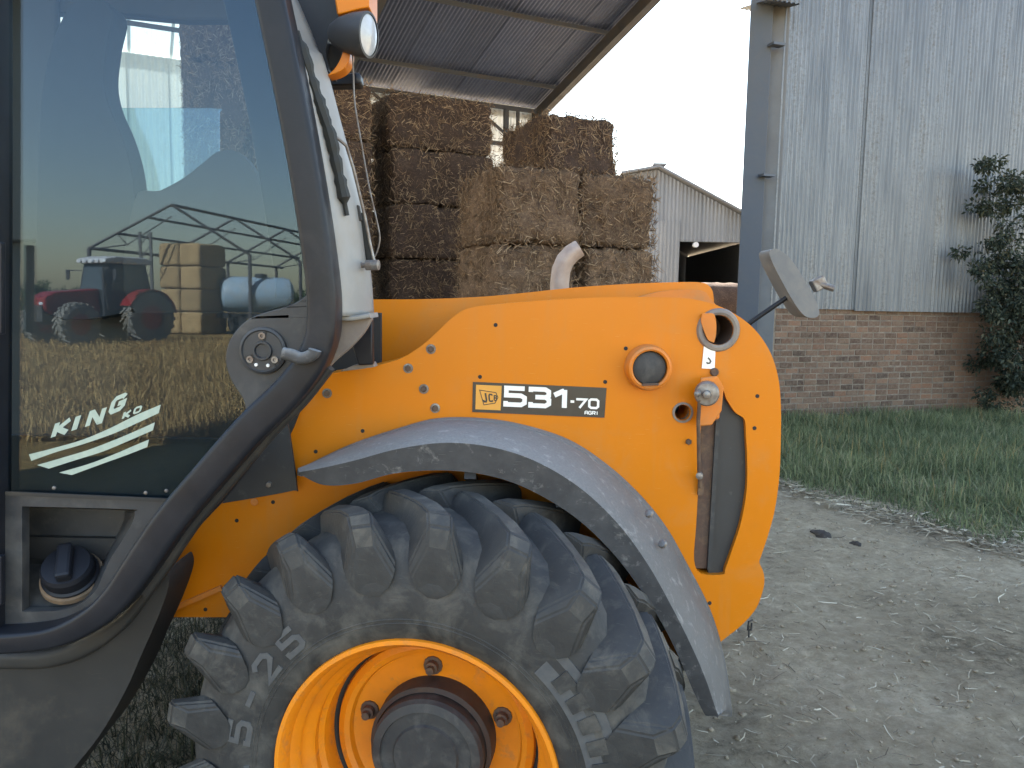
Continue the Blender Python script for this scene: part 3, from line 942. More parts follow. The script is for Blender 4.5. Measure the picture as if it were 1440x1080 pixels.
for a, b, nm in ((gl, gp, 'roof'), (gp, gr, 'roof')):
    d = (b - a).normalized()
    e0, e1 = a - Vector((0, 0.35, 0)), b - Vector((0, 0.35, 0)) + (d * 0.4 if b is gr else Vector())
    up = Vector((0, 0, 0.07))
    fsl = Vector((0, 14, 0))
    MB().add([e0, e1, e1 + fsl, e0 + fsl, e0 + up, e1 + up, e1 + fsl + up, e0 + fsl + up],
             [(0, 1, 2, 3), (7, 6, 5, 4), (0, 4, 5, 1), (1, 5, 6, 2), (2, 6, 7, 3), (3, 7, 4, 0)]).build('roof_slope', 'galvfar', fs_)
MB().bar(gp + Vector((0, -0.37, 0.09)), gp + Vector((0, 13.6, 0.09)), 0.45, 0.06).build('ridge_cap', 'galvfar', fs_)
MB().box(((gl.x + gr.x) / 2, FY + 13.4, gp.z / 2), (gr.x - gl.x, 0.1, gp.z)).build('back_wall', 'galvfar', fs_)
for xx in (gl.x + 0.06, gr.x - 0.06):
    MB().box((xx, FY + 6.75, (gr.z - 0.1) / 2 if xx > gp.x else gl.z / 2), (0.1, 13.1, gr.z - 0.1 if xx > gp.x else gl.z - 0.1)).build('side_wall', 'galvfar', fs_)
MB().bar((op_l, FY + 0.12, op_z + 0.05), (gr.x, FY + 0.12, op_z + 0.05), 0.1, 0.12).build('door_lintel', 'beamdark', fs_)
lp = P(979, 344, FY - 0.3)
MB().tube([lp + Vector((0, 0.2, 0)), lp], 0.09, 12).build('door_lamp', 'lens', fs_)

def round_bale(c, r, L, rz, label, seed):
    mb = MB()
    n, m = 40, 14
    prof = [(r * 0.02, -L / 2)] + [(r * k / 5, -L / 2 - 0.01 * math.sin(k)) for k in range(1, 5)] + [(r * 0.97, -L / 2)] + [(r, -L / 2 + L * (k + 0.5) / m) for k in range(m)] + [(r * 0.97, L / 2)] + [(r * k / 5, L / 2) for k in range(4, 0, -1)] + [(r * 0.02, L / 2)]
    mb.lathe(prof, (0, 0, 0), (math.cos(rz), math.sin(rz), 0), n, True, True)
    vs = []
    for v in mb.v:
        s = Vector((seed, seed * 2, 0))
        vs.append(v + v.normalized() * (0.03 * mnoise.noise(v * 3 + s) + 0.02 * mnoise.noise(v * 11 + s)) + Vector(c))
    zmin = min(v.z for v in vs)
    o = obj('round_bale', vs, mb.f, 'straw', None, smooth=60)
    return tag(o, label, 'straw bale', 'round bales by the gabled shed')
cA = P(1013, 420, 20.0)
round_bale((cA.x, 20.0, 1.72), 0.60, 1.2, 0.35, 'round straw bale on top of another beside the steel column', 11)
round_bale((cA.x - 0.02, 20.0, 0.58), 0.60, 1.2, 0.30, 'round straw bale on the ground under another round bale beside the column', 12)
cB = P(968, 400, 25.2)
round_bale((cB.x, 28.6, 2.0), 0.70, 1.2, 1.3, 'round straw bale stacked high in the dark shed doorway', 13)
round_bale((cB.x, 28.6, 0.68), 0.70, 1.2, 1.2, 'round straw bale at the foot of the stack in the dark shed doorway', 14)

# ------------------------------------------------------------------ barn on the right: brick plinth and corrugated sheets
WA, WB = PZ(1085, 594), PZ(1420, 580)
WD = Vector((WB.x - WA.x, WB.y - WA.y, 0)).normalized()
WN = Vector((WD.y, -WD.x, 0))
WRZ = math.atan2(WD.y, WD.x)
def wallpt(s, z, off=0.0):
    return Vector((WA.x, WA.y, 0)) + WD * s + WN * off + Vector((0, 0, z))
def wall_s(px, py, off=0.0):
    q = PPL(px, py, wallpt(0, 0, off), WN)
    return (q - wallpt(0, 0, off)).dot(WD), q.z
BZ = wall_s(1240, 435)[1]
barn = empty('corrugated_barn', wallpt(2, 0, 0), 'tall barn wall of grey corrugated sheets above a weathered brick plinth', 'barn')
# mortar core and its bricks
RW = Matrix.Rotation(WRZ, 3, 'Z')
LW = 7.6
core = MB().box(wallpt(LW / 2 - 0.05, BZ / 2 - 0.004, -0.125), (LW, 0.226, BZ + 0.008), RW).build('brick_wall', 'mortar', barn)
NC = 19
ch = BZ / NC
bl, mj = 0.236, 0.013
variants = []
for k in range(10):
    r = random.Random(k)
    mb = MB()
    hx, hy, hz = (bl - mj) / 2 if k < 7 else (bl / 2 - mj) / 2, 0.03, (ch - mj) / 2
    vs = []
    for dz in (-1, 1):
        for dy in (-1, 1):
            for dx in (-1, 1):
                vs.append((dx * hx + r.uniform(-0.004, 0.003) * dx, dy * hy + (r.uniform(-0.003, 0.003) if dy < 0 else 0), dz * hz + r.uniform(-0.004, 0.002) * dz))
    bm = bmesh.new()
    bv = [bm.verts.new(v) for v in vs]
    for f in [(0, 2, 3, 1), (4, 5, 7, 6), (0, 1, 5, 4), (2, 6, 7, 3), (0, 4, 6, 2), (1, 3, 7, 5)]:
        bm.faces.new([bv[i] for i in f])
    ed = [e for e in bm.edges if e.verts[0].co.y < 0 and e.verts[1].co.y < 0]
    bmesh.ops.bevel(bm, geom=ed, offset=0.006, segments=1, affect='EDGES')
    bmesh.ops.recalc_face_normals(bm, faces=bm.faces)
    me = bpy.data.meshes.new('brick')
    bm.to_mesh(me); bm.free()
    me.materials.append(M['brick'])
    variants.append(me)
spots = []
for c in range(NC):
    s = (-bl / 2 if c % 2 else 0.0) - 0.02
    c_r = random.Random(100 + c)
    while s < LW - 0.3:
        half = c_r.random() < 0.025 or (s < -0.05)
        L = bl / 2 if half else bl
        s0 = s if s > -0.05 else 0.0 - 0.02
        spots.append((s0 + L / 2 if s > -0.05 else s0 + L / 2, ch * (c + 0.5) + 0.004 * math.sin(s * 2 + c), half, c))
        s = s0 + L
spots.sort(key=lambda q: q[0])
rest_v, rest_f = [], []
for n_, (s, z, half, c) in enumerate(spots):
    me = variants[7 + n_ % 3] if half else variants[(n_ * 5 + c) % 7]
    p = wallpt(s, z, -0.038 + random.uniform(-0.002, 0.004))
    Rm = Matrix.Translation(p) @ (Matrix.Rotation(WRZ, 4, 'Z')) @ Matrix.Rotation(random.uniform(-0.012, 0.012), 4, 'Y')
    if n_ < 300:
        o = bpy.data.objects.new('brick', me)
        COL.objects.link(o)
        o.parent = core
        o.matrix_parent_inverse = MW[core].inverted()
        o.matrix_basis = Rm
    else:
        k = len(rest_v)
        rest_v += [Rm @ v.co for v in me.vertices]
        rest_f += [tuple(i + k for i in pl.vertices) for pl in me.polygons]
if rest_v:
    o = obj('bricks', rest_v, rest_f, 'brick', core)
    o['kind'] = 'stuff'
# wall sheets above
def seam(px): return wall_s(px, 430)[0]
ws = [(-0.16, seam(1150), 0.030, 0.0), (seam(1147), seam(1200), 0.034, 0.012), (seam(1197), seam(1300), 0.075, 0.0), (seam(1296), seam(1395), 0.062, 0.0),
      (seam(1391), seam(1480), 0.074, 0.0), (seam(1476), seam(1570), 0.062, 0.0), (seam(1566), seam(1660), 0.074, 0.0)]
for i, (s0, s1, off, skw) in enumerate(ws):
    zb = BZ - (0.012 if i < 2 else 0.03)
    corr('wall_sheet', wallpt(s0, zb, off), WD, (0, 0, 1), s1 - s0, 8.4 - zb, 'galv', barn, pitch=0.0762, amp=0.016, skew=0.0)
# corner column, flashing, brackets, eave
pc = P(1056, 450, WA.y - 0.12)
wcol = 0.33
def colpt(x, y, z): return Vector((pc.x, WA.y - 0.12, 0)) + RW @ Vector((x, y, 0)) + Vector((0, 0, z))
RC = Matrix.Rotation(-math.atan2(pc.x, WA.y), 3, 'Z')
MB().box(colpt(0, 0.10, 3.9), (0.31, 0.20, 7.8), RC).build('column', 'beam', barn, bevel=0.006)
MB().box(colpt(0.08, -0.002, 3.9), (0.05, 0.02, 7.8), RC).build('column_weld', 'beam', barn, bevel=0.004)
MB().box(colpt(0.265, 0.02, 3.9), (0.26, 0.10, 7.8), RC).build('corner_flashing', 'beamlight', barn, bevel=0.006)
for pxb, pyb in ((1092, 63), (1078, 247)):
    q = P(pxb, pyb, WA.y - 0.22)
    MB().box(q, (0.20, 0.14, 0.035), RW).build('girt_end', 'beam', barn)
MB().box(colpt(0.04, -0.012, P(1056, 402, WA.y).z), (0.05, 0.03, 0.05), RW).build('bolt_head', 'beamdark', barn, bevel=0.008)
ez = P(1060, 9, WA.y - 0.3).z
corr('eave_sheet', colpt(-0.24, -0.40, ez), RW @ Vector((1, 0, 0)), RW @ Vector((0.25, 1, 0.25)), 0.50, 1.2, 'galvfar', barn, pitch=0.0762, amp=0.012)
# barn top and return so that the wall is a building, not a screen
vd = Vector((pc.x + 0.55, WA.y, 0)).normalized()
corr('end_wall_sheet', wallpt(0.0, 0.02, -0.28), vd, (0, 0, 1), 9.0, 8.3, 'galvfar', barn, pitch=0.15, amp=0.012, per=4)
r0, r1 = wallpt(-0.03, 8.41, 0.2), wallpt(8.2, 8.41, 0.2)
MB().add([r0, r1, r1 + vd * 9, r0 + vd * 9] + [v + Vector((0, 0, 0.08)) for v in (r0, r1, r1 + vd * 9, r0 + vd * 9)],
         [(0, 1, 2, 3), (7, 6, 5, 4), (0, 4, 5, 1), (1, 5, 6, 2), (2, 6, 7, 3), (3, 7, 4, 0)]).build('roof', 'galvroof', barn)

# ------------------------------------------------------------------ grass strip, litter, clods, dung
def blades(n, sample, hlo, hhi, wlo, whi, lean, seed, curl=0.5):
    r = np.random.default_rng(seed)
    pts = sample(r, n)
    n = len(pts)
    h = r.uniform(hlo, hhi, n) * (pts[:, 2] if pts.shape[1] > 2 else 1)
    an = r.uniform(0, 2 * PI, n)
    ld = r.uniform(0, 2 * PI, n)
    ln = np.abs(r.normal(0, lean, n))
    w = r.uniform(wlo, whi, n)
    base = np.stack([pts[:, 0], pts[:, 1], np.full(n, -0.01)], -1)
    sx = np.stack([np.cos(an) * w, np.sin(an) * w, np.zeros(n)], -1)
    lv = np.stack([np.cos(ld), np.sin(ld), np.zeros(n)], -1)
    def at(t):
        return base + lv * (h * ln * t ** (1 + curl))[:, None] + np.stack([np.zeros(n), np.zeros(n), h * (t - 0.35 * ln * t * t)], -1)
    m1, m2, tp = at(0.45), at(0.8), at(1.0)
    vs = np.stack([base - sx, base + sx, m1 + sx * 0.9, m1 - sx * 0.9, m2 + sx * 0.55, m2 - sx * 0.55, tp + sx * 0.08, tp - sx * 0.08], 1)
    k = np.arange(n)[:, None] * 8
    fc = np.concatenate([k + np.array([0, 1, 2, 3]), k + np.array([3, 2, 4, 5]), k + np.array([5, 4, 6, 7])], 0)
    return vs.reshape(-1, 3), fc
G0, G1 = PZ(1095, 692), PZ(1440, 770)
GD = Vector((G1.x - G0.x, G1.y - G0.y, 0)).normalized()
GN = Vector((-GD.y, GD.x, 0))
if GN.y < 0: GN = -GN
def edge_d(x, y):
    """distance beyond the ragged dirt edge"""
    return (x - G0.x) * GN.x + (y - G0.y) * GN.y
def in_strip(r, n):
    x = r.uniform(0.6, 8.2, n * 2); y = r.uniform(3.6, 14.8, n * 2)
    d = edge_d(x, y)
    wob = 0.16 * np.sin(x * 3.1) + 0.10 * np.sin(x * 7.7 + 1) + 0.06 * np.sin(x * 17)
    wl = (x - WA.x) * WN.x + (y - WA.y) * WN.y
    clump = 0.5 + 0.5 * np.sin(x * 2.3 + 1.3 * np.sin(y * 1.9)) * np.sin(y * 2.9 + x)
    dens = np.clip((d - wob) / 0.5, 0, 1)
    keep = (wl > 0.03) & (d > wob) & (r.uniform(0, 1, len(x)) < dens * (0.55 + 0.45 * clump)) & (x > WA.x - 2.2)
    s = np.clip(0.35 + (d - wob) * 0.45, 0.3, 1.0) * (0.65 + 0.5 * clump)
    p = np.stack([x, y, s], -1)[keep]
    return p[:n]
vs, fc = blades(115000, in_strip, 0.08, 0.33, 0.0022, 0.006, 1.1, 21)
tag(fast_obj('grass', vs, fc, 'grass'), 'long dark green grass growing along the foot of the brick plinth', 'grass', kind='stuff')
def stalk_spots(r, n):
    p = in_strip(r, n)
    return p[np.sin(p[:, 0] * 1.7 + 0.6) + np.sin(p[:, 1] * 2.3) > 0.1]
vs, fc = blades(1700, stalk_spots, 0.30, 0.48, 0.0014, 0.0028, 0.8, 23)
tag(fast_obj('seed_stalks', vs, fc, 'drygrass'), 'thin pale seed stalks standing out of the green grass', 'grass', kind='stuff')
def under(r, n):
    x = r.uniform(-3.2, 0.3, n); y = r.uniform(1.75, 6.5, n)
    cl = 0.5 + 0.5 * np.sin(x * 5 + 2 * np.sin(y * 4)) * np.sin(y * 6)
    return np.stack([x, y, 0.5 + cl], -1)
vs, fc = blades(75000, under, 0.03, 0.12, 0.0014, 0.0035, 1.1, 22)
tag(fast_obj('trampled_grass', vs, fc, 'grass_shade'), 'short grass and stalks coloured dark for the shade beneath the telehandler', 'grass', kind='stuff')
def strands(n, sample, llo, lhi, wlo, whi, seed, zlo=0.002, zhi=0.018):
    r = np.random.default_rng(seed)
    p = sample(r, n)
    n = len(p)
    an = r.uniform(0, 2 * PI, n)
    ln = r.uniform(llo, lhi, n) * r.uniform(0.4, 1, n)
    w = r.uniform(wlo, whi, n)
    z = r.uniform(zlo, zhi, n) + np.array([gh(q[0], q[1]) for q in p])
    dv = np.stack([np.cos(an), np.sin(an), r.normal(0, 0.10, n)], -1)
    sv_ = np.stack([-np.sin(an), np.cos(an), r.normal(0, 0.4, n)], -1)
    b = np.stack([p[:, 0], p[:, 1], z], -1)
    bend = np.stack([-np.sin(an), np.cos(an), np.zeros(n)], -1) * (r.normal(0, 0.10, n) * ln)[:, None]
    a0, a1, a2 = b, b + dv * (ln / 2)[:, None] + bend, b + dv * ln[:, None]
    W_ = sv_ * w[:, None]
    vs = np.stack([a0 - W_, a0 + W_, a1 + W_, a1 - W_, a2 + W_ * 0.5, a2 - W_ * 0.5], 1)
    k = np.arange(n)[:, None] * 6
    fc = np.concatenate([k + np.array([0, 1, 2, 3]), k + np.array([3, 2, 4, 5])], 0)
    return vs.reshape(-1, 3), fc
def yard(r, n):
    x = r.uniform(-0.6, 6.5, n); y = 1.6 + 7.2 * r.uniform(0, 1, n) ** 1.4
    d = edge_d(x, y)
    cl = 0.5 + 0.5 * np.sin(x * 4 + 3 * np.sin(y * 3)) * np.sin(y * 5 + x)
    k = (d < 0.1) & (r.uniform(0, 1, n) < 0.35 + 0.65 * cl)
    return np.stack([x, y], -1)[k]
vs, fc = strands(13000, yard, 0.02, 0.15, 0.0010, 0.0030, 31, 0.002, 0.012)
tag(fast_obj('straw_litter', vs, fc, 'litter'), 'thin bleached straw scattered over the trampled dirt', 'straw', kind='stuff')
def edge(r, n):
    x = r.uniform(1.2, 6.5, n)
    d = r.normal(0.0, 0.14, n) + 0.16 * np.sin(x * 3.1) + 0.10 * np.sin(x * 7.7 + 1)
    y0 = G0.y + (x - G0.x) * GD.y / GD.x
    cl = (np.sin(x * 5.3) + np.sin(x * 2.1 + 1)) > -0.5
    return np.stack([x, y0 + d / GN.y], -1)[cl]
vs, fc = strands(5200, edge, 0.04, 0.22, 0.0015, 0.006, 32, 0.004, 0.06)
tag(fast_obj('straw_fringe', vs, fc, 'litter'), 'bleached straw and dry husks along the edge of the green grass', 'straw', kind='stuff')
# clods
ico = bmesh.new(); bmesh.ops.create_icosphere(ico, subdivisions=1, radius=1.0)
iv = np.array([v.co[:] for v in ico.verts]); ifc = np.array([[v.index for v in f.verts] for f in ico.faces]); ico.free()
cv, cf = [], []
r = np.random.default_rng(41)
k = 0
for _ in range(9000):
    x, y = r.uniform(-0.4, 6), 1.6 + 7 * r.uniform() ** 1.5
    if edge_d(x, y) > 0.05: continue
    s = 0.0025 + 0.015 * r.uniform() ** 6
    q = iv * (s * r.uniform(0.6, 1.4, (1, 3))) * (1 + r.uniform(-0.45, 0.45, (len(iv), 1)))
    q[:, 2] *= 0.65
    zg = gh(x, y)
    cv.append(q + np.array([x, y, zg + s * 0.2])); cf.append(ifc + k); k += len(iv)
tag(fast_obj('soil_clods', np.concatenate(cv), np.concatenate(cf), 'clod'), 'small grey soil clods and stones strewn over the dirt', 'soil', kind='stuff')
def dung(px, py, wx, wy, hz, seed, label):
    c = PZ(px, py)
    mb = MB()
    mb.lathe([(0.02, 0.9), (0.4, 0.85), (0.75, 0.55), (0.95, 0.2), (1.0, -0.1)], (0, 0, 0), (0, 0, 1), 22, True, True)
    vs = []
    for v in mb.v:
        d = 1 + 0.45 * mnoise.noise(Vector((v.x * 1.6 + seed, v.y * 1.6, v.z)))
        vs.append(Vector((c.x + v.x * wx * d, c.y + v.y * wy * d, v.z * hz * (1 + 0.6 * mnoise.noise(v * 3.5 + Vector((seed, 0, 0)))) - 0.006)))
    return tag(obj('dung_clump', vs, mb.f, 'dung', None, smooth=60), label, 'dung')
dung(1155, 751, 0.085, 0.10, 0.035, 3.0, 'larger dark dung clump on the dirt near the grass edge')
dung(1204, 764, 0.04, 0.06, 0.02, 8.0, 'small dark dung crumb lying beside the larger clump')

# ------------------------------------------------------------------ bush against the barn wall
def leaf_cloud(centres, per, spread, size, seed, droop=0.3):
    r = np.random.default_rng(seed)
    C = np.repeat(np.array([c[:3] for c in centres]), per, 0)
    S = np.repeat(np.array([c[3] for c in centres]), per)
    n = len(C)
    d = r.normal(size=(n, 3)); d /= np.linalg.norm(d, axis=1, keepdims=True)
    rad = S * r.uniform(0.15, 1, n) ** 0.6 * spread
    p = C + d * rad[:, None] * np.array([1, 1, 0.8])
    ax = d * 0.7 + r.normal(size=(n, 3)) * 0.7 + np.array([0, 0, -droop])
    ax /= np.linalg.norm(ax, axis=1, keepdims=True)
    sd_ = np.cross(ax, r.normal(size=(n, 3))); sd_ /= np.linalg.norm(sd_, axis=1, keepdims=True)
    up = np.cross(ax, sd_)
    L = r.uniform(0.6, 1.2, n) * size
    W_ = L * r.uniform(0.16, 0.26, n)
    a = p; b = p + ax * (L * 0.5)[:, None]; c = p + ax * L[:, None] - np.array([0, 0, 1]) * (L * 0.15)[:, None]
    vs = np.stack([a, b + sd_ * W_[:, None] + up * (W_ * 0.4)[:, None], c, b - sd_ * W_[:, None] + up * (W_ * 0.4)[:, None]], 1)
    fc = np.arange(n * 4).reshape(n, 4)
    return vs.reshape(-1, 3), fc
bs, _z = wall_s(1462, 560, 0.7)
bb = wallpt(bs, 0, 0.7)
bush = empty('bush', bb, 'dark leafy bush climbing against the barn wall beside the brick plinth', 'bush')
mb = MB()
cent = []
br = random.Random(5)
trunk_top = []
for k in range(7):
    a = br.uniform(0, 2 * PI)
    p = [bb + Vector((br.uniform(-0.08, 0.08), br.uniform(-0.05, 0.05), -0.02))]
    q = Vector(p[0])
    dirv = Vector((math.cos(a) * 0.28, math.sin(a) * 0.12, 1)).normalized()
    L = br.uniform(1.6, 3.6)
    for s in range(7):
        q = q + dirv * L / 7
        dirv = (dirv + Vector((br.uniform(-0.15, 0.15), br.uniform(-0.1, 0.1), 0.05))).normalized()
        p.append(Vector(q))
    mb.tube(p, [0.035 - 0.004 * i for i in range(8)], 7)
    for s in range(2, 8):
        for _ in range(3):
            e = p[s] + WD * br.uniform(-0.62, 0.75) + WN * br.uniform(-0.4, 0.35) + Vector((0, 0, br.uniform(-0.35, 0.35)))
            mb.tube([p[s], (p[s] + e) / 2 + Vector((0, 0, 0.05)), e], [0.012, 0.008, 0.003], 5)
            cent.append((e.x, e.y, max(e.z, 0.2), br.uniform(0.13, 0.26)))
mb.build('branches', 'bark', bush, smooth=60)
for pxl, pyl, n_ in ((1385, 245, 5), (1400, 300, 6), (1372, 372, 5), (1390, 340, 5), (1382, 440, 4), (1412, 420, 8), (1420, 520, 8), (1400, 560, 4), (1430, 380, 8), (1425, 270, 7), (1408, 480, 5)):
    for _ in range(n_):
        q = PPL(pxl + br.uniform(-14, 14), pyl + br.uniform(-20, 20), wallpt(0, 0, 0.6), WN)
        q += WN * br.uniform(-0.25, 0.3)
        cent.append((q.x, q.y, max(q.z, 0.15), br.uniform(0.10, 0.20)))
vs, fc = leaf_cloud(cent, 95, 1.0, 0.085, 51)
fast_obj('crown', vs, fc, 'leaf', bush)

# ================================================================== TELEHANDLER
DP = 2.25            # outer face of the yellow side panel
DG = 1.90            # door glass
STEER = math.radians(-9)      # the wheel is turned a little
_rf = P(582, 1099, 1.755)     # centre of the rim edge
WC = _rf + Vector((0.225 * math.sin(-STEER), 0.0, 0.0))
WR = WC.z + 0.018
tele = empty('telehandler', (WC.x, 2.9, 0), 'yellow telehandler with dark glazed cab, dusty rear fender and chevron tyre', 'telehandler')

# ---- main side panel with its openings
panel_px = [(200, 868, 1), (230, 800), (300, 720), (380, 640), (404, 618, 1), (427, 560, 1), (440, 535), (457, 527, 1), (525, 515), (556, 507), (575, 498), (598, 482), (622, 460), (642, 442), (661, 433), (695, 428),
            (770, 422), (860, 418), (930, 418), (976, 421), (1017, 433), (1055, 457), (1081, 491), (1094, 529), (1098, 570), (1098, 620), (1096, 670), (1090, 715), (1081, 750), (1070, 783),
            (1068, 791), (1073, 803), (1075, 815), (1073, 830), (1063, 856), (1043, 879), (1018, 899), (985, 925, 1), (962, 932, 1), (944, 914, 1), (938, 904), (922, 868), (902, 838), (874, 809, 1), (858, 808, 1), (854, 790, 1), (824, 760), (787, 735),
            (761, 719), (724, 702), (677, 687), (620, 681), (560, 681), (510, 705), (465, 745), (425, 800), (395, 868, 1)]
port = circ(1010, 464, 21, 21, 30)
small_port = circ(960, 580, 11, 11, 20)
vent = spline([(1014, 546), (1022, 562), (1034, 580), (1047, 590), (1049, 612), (1051, 650), (1050, 690), (1042, 735), (1030, 772), (1020, 800), (1016, 808), (985, 806), (976, 785), (979, 740), (982, 680), (985, 610), (992, 560)], 4, True)
panel = plate('side_panel', panel_px, DP, 0.15, 'yellow', tele, holes=[port, small_port, vent], bevel=0.006, sm=5, seg=3)

# vent insert: black rubber flap, brown guide rail
flap_px = [(1015, 540), (1026, 560), (1052, 585), (1056, 650), (1054, 700), (1044, 750), (1022, 814), (996, 816), (1000, 700), (1006, 600)]
plate('rubber_flap', flap_px, DP + 0.020, 0.012, 'flap', tele, bevel=0.003, sm=4)
plate('guide_rail', [(984, 590, 1), (1011, 588, 1), (1000, 800, 1), (972, 800, 1)], DP + 0.012, 0.016, 'rust', tele, bevel=0.003, sm=0)
q0, q1 = P(1009, 592, DP + 0.006), P(997, 800, DP + 0.006)
MB().bar(q0, q1, 0.012, 0.012, (0, 1, 0)).build('rail_lip', 'hub', tele)
# bracket with pin, link rod
plate('pin_bracket', [(986, 532, 1), (1009, 529, 1), (1018, 545, 1), (1015, 578, 1), (1001, 598, 1), (980, 600, 1)], DP - 0.050, 0.014, 'yellow_dull', tele, bevel=0.003, sm=0)
MB().box(P(999, 566, DP - 0.016), (0.045, 0.05, 0.09)).build('bracket_block', 'yellow_dull', tele, bevel=0.006)
pc_ = P(994, 552, DP - 0.05)
MB().lathe([(0.0001, -0.062), (0.010, -0.060), (0.012, -0.046), (0.030, -0.044), (0.034, -0.038), (0.034, 0.0)], pc_, (0.25, 1, 0), 28).build('bracket_pin', 'steel', tele, smooth=30)
MB().lathe([(0.0001, -0.022), (0.006, -0.020), (0.009, -0.008), (0.009, 0.01)], P(981, 553, DP - 0.11), (0.4, 1, 0), 16).build('grease_nipple', 'steel', tele, smooth=30)
MB().tube([P(984, 562, DP - 0.085), P(982, 590, DP - 0.07), P(983, 660, DP - 0.03), P(985, 686, DP - 0.022)], 0.0055, 8).build('link_rod', 'rust', tele, smooth=50)
MB().lathe([(0.0001, -0.018), (0.010, -0.016), (0.010, 0.0)], P(984, 668, DP - 0.03), (0.3, 1, 0), 14).build('rod_nut', 'steel', tele, smooth=30)
MB().bar(P(986, 670, DP - 0.012), P(985, 696, DP - 0.012), 0.016, 0.010, (0, 1, 0)).build('rod_clevis', 'rust', tele)
# filler boss with its dark cap
bc = P(910, 516, DP)
MB().lathe([(0.066, 0.005), (0.064, -0.035), (0.060, -0.052), (0.054, -0.056), (0.049, -0.052), (0.049, -0.02)], bc, (0, 1, 0), 40).build('filler_boss', 'yellow_dull', tele, smooth=35)
MB().lathe([(0.0001, -0.046), (0.030, -0.045), (0.046, -0.040), (0.047, -0.02)], bc, (0, 1, 0), 36).build('filler_cap', 'hub', tele, smooth=40)
MB().bar(P(903, 541, DP - 0.056), P(926, 540, DP - 0.056), 0.006, 0.007, (0, 1, 0)).build('cap_clip', 'rust', tele)
# upper port: weld ring, tube, cover flap
pp = P(1010, 464, DP)
MB().lathe([(0.043, 0.03), (0.043, -0.007), (0.050, -0.011), (0.058, -0.009), (0.063, 0.002)], pp, (0, 1, 0), 40).build('port_ring', M['taupe'], tele, smooth=35)
MB().lathe([(0.042, 0.002), (0.040, 0.13), (0.0001, 0.131)], pp, (0, 1, 0), 32).build('port_tube', 'rust', tele, smooth=35)
plate('port_cover', [(988, 441, 1), (1003, 441), (1007, 452), (1007, 470), (1004, 482, 1), (996, 478), (990, 465), (986, 450)], DP - 0.016, 0.006, 'yellow_dull', tele, bevel=0.002, sm=4)
MB().lathe([(0.030, 0.03), (0.030, -0.004), (0.024, -0.006), (0.022, 0.03)], P(960, 580, DP), (0, 1, 0), 28).build('port_ring', M['taupe'], tele, smooth=35)
plate('port_backing', [(930, 455, 1), (1050, 455, 1), (1070, 520, 1), (1070, 620, 1), (930, 620, 1)], DP + 0.155, 0.02, 'dark', tele, bevel=0, sm=0)
plate('vent_backing', [(965, 540, 1), (1065, 540, 1), (1065, 830, 1), (960, 830, 1)], DP + 0.175, 0.02, 'dark', tele, bevel=0, sm=0)
# number plate
nl = plate('number_label', [(990, 487, 1), (1006, 494, 1), (1005, 519, 1), (987, 518, 1)], DP - 0.0035, 0.0035, 'white', tele, bevel=0, sm=0)
GLY['hook'] = [[(0.35, 1.0), (0.75, 0.70), (1.0, 0.35), (0.75, 0.05), (0.25, 0.0), (0.0, 0.22)]]
glyph_mesh('hook', lambda x, y, k: P(993.5 + x, 511 - y, DP - 0.0035 - k), 6, 8, 2.2, 0.0008).build('numeral', 'decal', nl)
# bolts and small holes
def bolt(px, py, r, Y=DP, mat='steel', name='bolt', h=0.010):
    return MB().lathe([(0.0001, -h), (r * 0.8, -h), (r, -h * 0.7), (r, 0.001)], P(px, py, Y), (0, 1, 0), 6 if name == 'bolt' else 14).build(name, mat, tele)
for px, py in ((606, 491), (574, 518), (596, 547), (612, 574), (460, 553)):
    bolt(px, py, 0.0095, mat='rust', h=0.008)
    MB().lathe([(0.0145, 0.0005), (0.0140, -0.002), (0.009, -0.0025)], P(px, py, DP), (0, 1, 0), 18).build('washer', 'steel', tele)
for px, py in ((697, 457), (675, 530), (851, 537), (880, 490), (1065, 557), (1061, 602), (510, 606), (444, 635), (333, 732), (384, 706), (289, 857), (998, 848)):
    bolt(px, py, 0.0058, mat='dark', name='plug', h=0.0015)
bolt(968, 621, 0.009, mat='rust')
bolt(1004, 523, 0.012, mat='rust', name='plug', h=0.012)
bolt(358, 706, 0.011, mat='yellow_dull', name='plug', h=0.004)
# crease rib low on the panel
MB().bar(P(214, 869, DP - 0.006), P(312, 826, DP - 0.006), 0.014, 0.012, (0, 1, 0)).build('panel_rib', 'yellow_dull', tele)

# ---- model decal
def lerp2(o, ux, uy):
    return lambda x, y, k, Y0: P(o[0] + ux[0] * x + uy[0] * y, o[1] + ux[1] * x + uy[1] * y, Y0 - k)
decal = plate('model_decal', [(665, 537, 1), (853, 545.5, 1), (850, 587.5, 1), (664, 579.5, 1)], DP - 0.0025, 0.0025, 'decal', tele, bevel=0, sm=0)
badge = plate('logo_square', [(669.5, 541, 1), (705.5, 542.7, 1), (704, 577, 1), (668.5, 575.5, 1)], DP - 0.0037, 0.0012, 'decalyellow', decal, bevel=0, sm=0)
DX, DY = (0.9988, 0.0445), (0.03, -1.0)
def dtext(ch, x0, y0, gw, gh, sw, mat='white', par=decal, lift=0.0025, shear=None):
    uy = shear or DY
    fn = lerp2((x0, y0), DX, uy)
    glyph_mesh(ch, lambda x, y, k: fn(x, y, k, DP - lift), gw, gh, sw, 0.0008).build('letter', mat, par)
dtext('5', 711, 568.5, 27, 23, 6.4)
dtext('3', 746, 570.0, 26, 23, 6.4)
dtext('1', 778, 571.5, 21, 22.5, 7.0)
dtext('-', 801.5, 570, 6.5, 13, 3.4)
dtext('7', 810, 572.8, 14, 11.5, 3.2)
dtext('0', 828.5, 573.4, 12.5, 11.8, 3.3)
